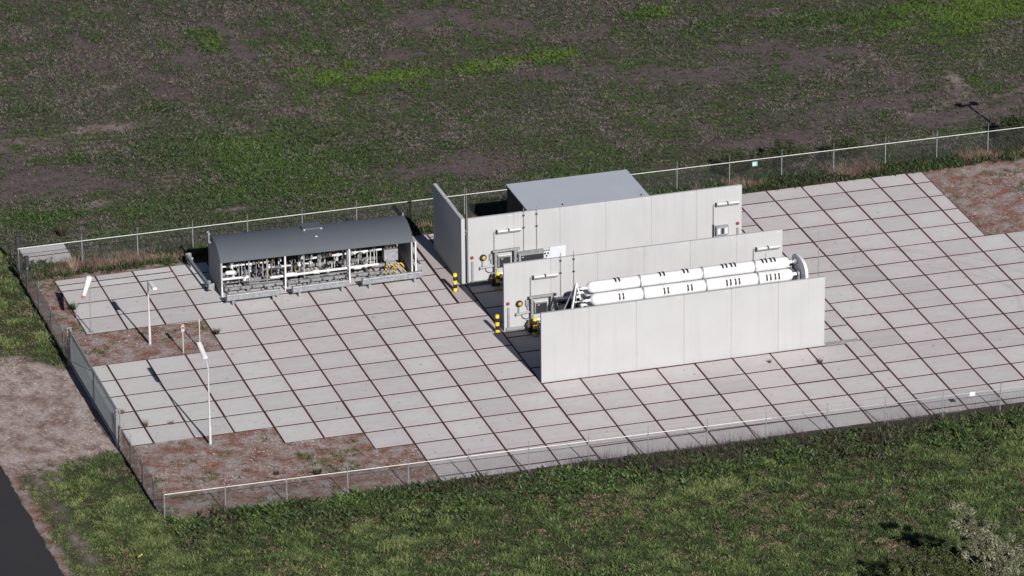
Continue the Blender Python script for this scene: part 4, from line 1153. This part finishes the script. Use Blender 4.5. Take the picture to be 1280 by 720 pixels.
# signs on fences
t = empty('fence_sign', (30.83, far_y(30.8) - .06, 1.1), 'small pale green sign hung on the far fence', 'sign')
MB().box((30.83, far_y(30.8) - .06, 1.08), (.30, .02, .26)).build('sign_plate', M['sign_green'], t)
MB().box((30.80, far_y(30.8) - .075, 1.08), (.16, .012, .15)).build('sign_panel', M['board'], t)
t = empty('fence_sign', (30.8, near_y(30.8) - .06, 1.25), 'small white sign hung on the near fence at right', 'sign')
MB().box((30.8, near_y(30.8) - .06, 1.27), (.30, .02, .22)).build('sign_plate', M['board'], t)

# sliding gate with dense mesh
GX, G0, G1, GH = -9.80, -3.62, -13.95, 1.98
t = empty('sliding_gate', (GX, (G0 + G1) / 2, 0), 'long sliding gate of dense blue grey mesh between dirt track and slabs', 'gate')
mb = MB()
for yy in (G0 - .05, -8.9, G1 + .05): mb.box((GX, yy, GH / 2 + .05), (.06, .07, GH - .08))
mb.each('upright', M['grey_metal'], t)
MB().box((GX, (G0 + G1) / 2, GH - .01), (.07, G0 - G1, .07)).build('top_beam', M['grey_metal'], t)
MB().box((GX, (G0 + G1) / 2, .16), (.09, G0 - G1, .16)).build('bottom_beam', M['galv'], t)
mb = MB(); k = 0
yy = G0 - .12
while yy > G1 + .1:
    mb.tube([(GX, yy, .22), (GX, yy, GH - .05)], .0045, 4, False); yy -= .05
for zz in np.arange(.3, GH - .1, .2):
    for dx in (-.008, .008): mb.tube([(GX + dx, G0 - .1, zz), (GX + dx, G1 + .1, zz)], .004, 4, False)
mb.build('mesh_infill', M['gate_mesh'], t)
mb = MB(); mb.tube([(GX, G0 - .1, .3), (GX, -8.85, GH - .1)], .012, 6); mb.build('brace', M['grey_metal'], t)
for yy, lab in ((G0 + .06, 'gate post at the far end of the sliding gate'), (G1 - .12, 'portal post with perforated plates at the near end of the sliding gate')):
    p = empty('gate_post', (GX, yy, 0), lab, 'gate post', 'posts of the sliding gate')
    for dx in (-.09, .09):
        MB().box((GX + dx, yy, 1.02), (.06, .08, 2.06), bev=.01).build('post', M['mid_grey'], p)
    mb = MB(); mb.box((GX, yy, 2.06), (.26, .10, .05), bev=.01); mb.build('cap_plate', M['mid_grey'], p)
    mb = MB()
    for zz in (1.6, 1.78, 1.96): mb.lathe((GX - .09, yy - .04, zz), (0, -1, 0), [(0, .025), (.004, .025)], 8)
    mb.each('bolt_hole', M['black'], p)

# ------------------------------------------------------------------ single plants
def leaf_cloud(centers, radii, n, size, rs, tone0=.5, up=.3):
    """leaf-sized quads spread through several clumps"""
    k = rs.integers(0, len(centers), n); C = np.asarray(centers)[k]; Rr = np.asarray(radii)[k]
    d = rs.normal(0, 1, (n, 3)); d /= np.linalg.norm(d, axis=1)[:, None]
    P = C + d * (Rr * rs.random(n) ** .45)[:, None] * np.array([1, 1, .9])
    a = rs.normal(0, 1, (n, 3)); a[:, 2] += up; a /= np.linalg.norm(a, axis=1)[:, None]
    b = np.cross(a, rs.normal(0, 1, (n, 3))); b /= np.linalg.norm(b, axis=1)[:, None]
    s = size * (.6 + .8 * rs.random(n))[:, None]
    V = np.stack([P - a * s, P + b * s * .38, P + a * s, P - b * s * .38], 1).reshape(-1, 3)
    ct = rs.random(len(centers))[k] * .35 - .17
    T = np.clip(tone0 + ct + rs.normal(0, .2, n), 0, 1)
    return V, np.arange(n * 4).reshape(-1, 4), np.repeat(T, 4)
def woody(name, base, tips, label, cat, mat, nleaf, size, rad, tone0=.5, seed=1, sub=5, trunk_r=.07):
    rs = np.random.default_rng(seed); rd = random.Random(seed)
    t = empty(name, base, label, cat)
    mb = MB(); cs = []; rads = []
    B = Vector(base)
    fork = B + Vector((0, 0, .35))
    mb.tube([B + Vector((0, 0, -.1)), fork], [trunk_r, trunk_r * .8], 8)
    for tp in tips:
        T = Vector(tp); mid = fork.lerp(T, .5) + Vector((rd.uniform(-.2, .2), rd.uniform(-.2, .2), rd.uniform(.0, .2)))
        mb.tube([fork - Vector((0, 0, .05)), fork.lerp(mid, .5), mid, T], [trunk_r * .7, trunk_r * .5, trunk_r * .35, .01], 6)
        cs.append(tuple(T)); rads.append(rad * rd.uniform(.7, 1.1))
        for k in range(sub):
            q = mid.lerp(T, rd.random()) if k % 3 else fork.lerp(mid, rd.uniform(.4, 1))
            e = q + Vector((rd.uniform(-.5, .5), rd.uniform(-.5, .5), rd.uniform(-.1, .5)))
            mb.tube([q, q.lerp(e, .5) + Vector((0, 0, .04)), e], [.016, .011, .004], 5)
            cs.append(tuple(e)); rads.append(rad * rd.uniform(.45, .85))
    mb.build('trunk', M['bark'], t)
    V, F, T = leaf_cloud(cs, rads, nleaf, size, rs, tone0)
    fast_mesh('crown', V - np.array(base), F, mat, {'tone': T}, parent=t)
    return t
woody('silver_shrub', (25.0, -41.6, 0), [(23.2, -41.4, 4.3), (23.75, -41.3, 3.9), (22.9, -41.5, 3.45), (24.5, -41.4, 3.0), (23.6, -41.9, 3.1), (25.35, -41.3, 1.85), (26.0, -41.4, .9), (24.1, -41.6, 1.9), (23.3, -41.3, 2.2), (24.9, -41.9, 2.2), (25.5, -41.9, 1.3), (24.2, -42.2, 2.6), (26.3, -41.5, 1.5), (26.6, -41.6, .8), (25.9, -41.9, 2.0)],
      'tall silvery leaved shrub at the lower right corner', 'shrub', M['silver'], 34000, .05, .30, .50, 4, 13)
woody('green_bush', (21.5, -42.1, 0), [(20.0, -41.6, 1.9), (20.7, -41.7, 2.3), (21.5, -41.6, 2.45), (22.3, -41.7, 2.2), (23.1, -41.8, 1.8), (20.2, -42.2, 1.5), (22.8, -42.3, 1.6), (21.4, -42.4, 2.0), (19.7, -41.9, 1.2), (23.7, -42.0, 1.2)],
      'round olive green bush left of the silvery shrub', 'bush', M['bush'], 13000, .055, .44, .5, 9, 6, .06)
woody('dark_bush', (28.2, -40.6, 0), [(27.9, -40.2, 1.2), (28.5, -40.4, 1.5), (28.9, -40.8, 1.2)], 'low dark bush out of view beyond the right edge, added for its shadow', 'bush', M['bush'], 3500, .055, .4, .3, 12, 4, .05)  # unseen bush added to throw a shadow beside the silvery shrub
for (x, y, hgt, wd_, lab) in ((33.0, 10.3, 1.3, 1.9, 'dark green bush behind the far fence near the green sign'), (36.9, 10.3, .85, 1.6, 'low dark bush behind the far fence right of the green sign'), (30.0, 10.1, .9, 1.2, 'low dark bush behind the far fence left of the green sign'),
                              (45.9, 9.9, .9, 1.0, 'dark bush at the right edge behind the far fence')):
    rs = np.random.default_rng(int(x)); tips = [(x + rs.uniform(-wd_, wd_), y + rs.uniform(-.4, .4), hgt * rs.uniform(.5, 1)) for _ in range(7)]
    woody('fence_bush', (x, y, 0), tips, lab, 'bush', M['bush'], 5200, .06, .40, .22, int(x), 4, .04)
def spiky(x, y, h, n, label, mat, tone, seed, w=.03, spread=.12):
    rs = np.random.default_rng(seed)
    I = np.arange(n); a = rs.random(n) * 2 * PI; rad = spread * np.sqrt(rs.random(n))
    bx, by = rad * np.cos(a) * .5, rad * np.sin(a) * .5
    H = h * (.4 + .7 * rs.random(n)); L = H * rs.uniform(.2, .9, n)
    tx, ty = bx + np.cos(a) * L, by + np.sin(a) * L
    V = np.stack([np.c_[bx - np.sin(a) * w, by + np.cos(a) * w, 0 * a - .03], np.c_[bx + np.sin(a) * w, by - np.cos(a) * w, 0 * a - .03], np.c_[tx, ty, H]], 1).reshape(-1, 3)
    o = fast_mesh('weed_tuft', V, np.arange(n * 3).reshape(-1, 3), mat, {'tone': np.repeat(np.clip(tone + rs.normal(0, .15, n), 0, 1), 3)})
    o.location = (x, y, 0)
    return tag(o, label, 'weed', 'weeds growing in slab joints')
spiky(-7.98, -11.95, .42, 60, 'spiky dry weed in the slab joint near the gate', M['dry'], .2, 1, .012)
spiky(-6.7, -12.02, .2, 40, 'flat brown weed in the slab joint right of the spiky one', M['dry'], .25, 2, .012, .25)
spiky(-8.7, -10.0, .22, 50, 'low grey weed beside the sliding gate post', M['dry'], .3, 3, .02, .3)
spiky(-8.05, 3.3, .45, 60, 'green weed on the slab under the windsock tip', M['weed'], .6, 4, .03)
spiky(-1.85, -2.05, .4, 60, 'green weed at the corner of the upper gravel bed', M['weed'], .7, 5, .03)
spiky(23.6, -14.15, .2, 26, 'small dark weed on the slabs below the near wall', M['weed'], .1, 6, .02)
spiky(26.0, -14.95, .22, 60, 'round brown weed in the slab joint right of the near wall weed', M['dry'], .05, 7, .02, .2)
spiky(-6.9, 8.2, 1.0, 70, 'pale dead shrub leaning at the left end of the far fence', M['dry'], .75, 8, .012, .4)
spiky(-6.4, 13.2, .7, 70, 'small dark tuft in the field behind the two slabs', M['weed'], .2, 10, .03, .2)  # dark tuft put in for a small black shape
spiky(-1.4, -19.9, .28, 90, 'dark green tuft on the lower gravel bed', M['weed'], .45, 11, .03, .3)
spiky(-3.3, -19.3, .18, 60, 'small dark tuft on the lower gravel bed left of the bigger one', M['weed'], .3, 12, .03, .2)
# litter
t = empty('plastic_bottle', (-11.9, -26.6, .0), 'small yellow plastic bottle lying in the lower left grass', 'bottle')
MB().lathe((-11.9, -26.6, .20), (.35, -.5, .5), [(0, .05), (.02, .06), (.2, .06), (.25, .03), (.3, .03)], 10).build('body', M['yellow'], t, True)
MB().lathe(Vector((-11.9, -26.6, .20)) + Vector((.35, -.5, .5)).normalized() * .3, (.35, -.5, .5), [(0, .034), (.03, .034)], 10).build('cap', M['board'], t)
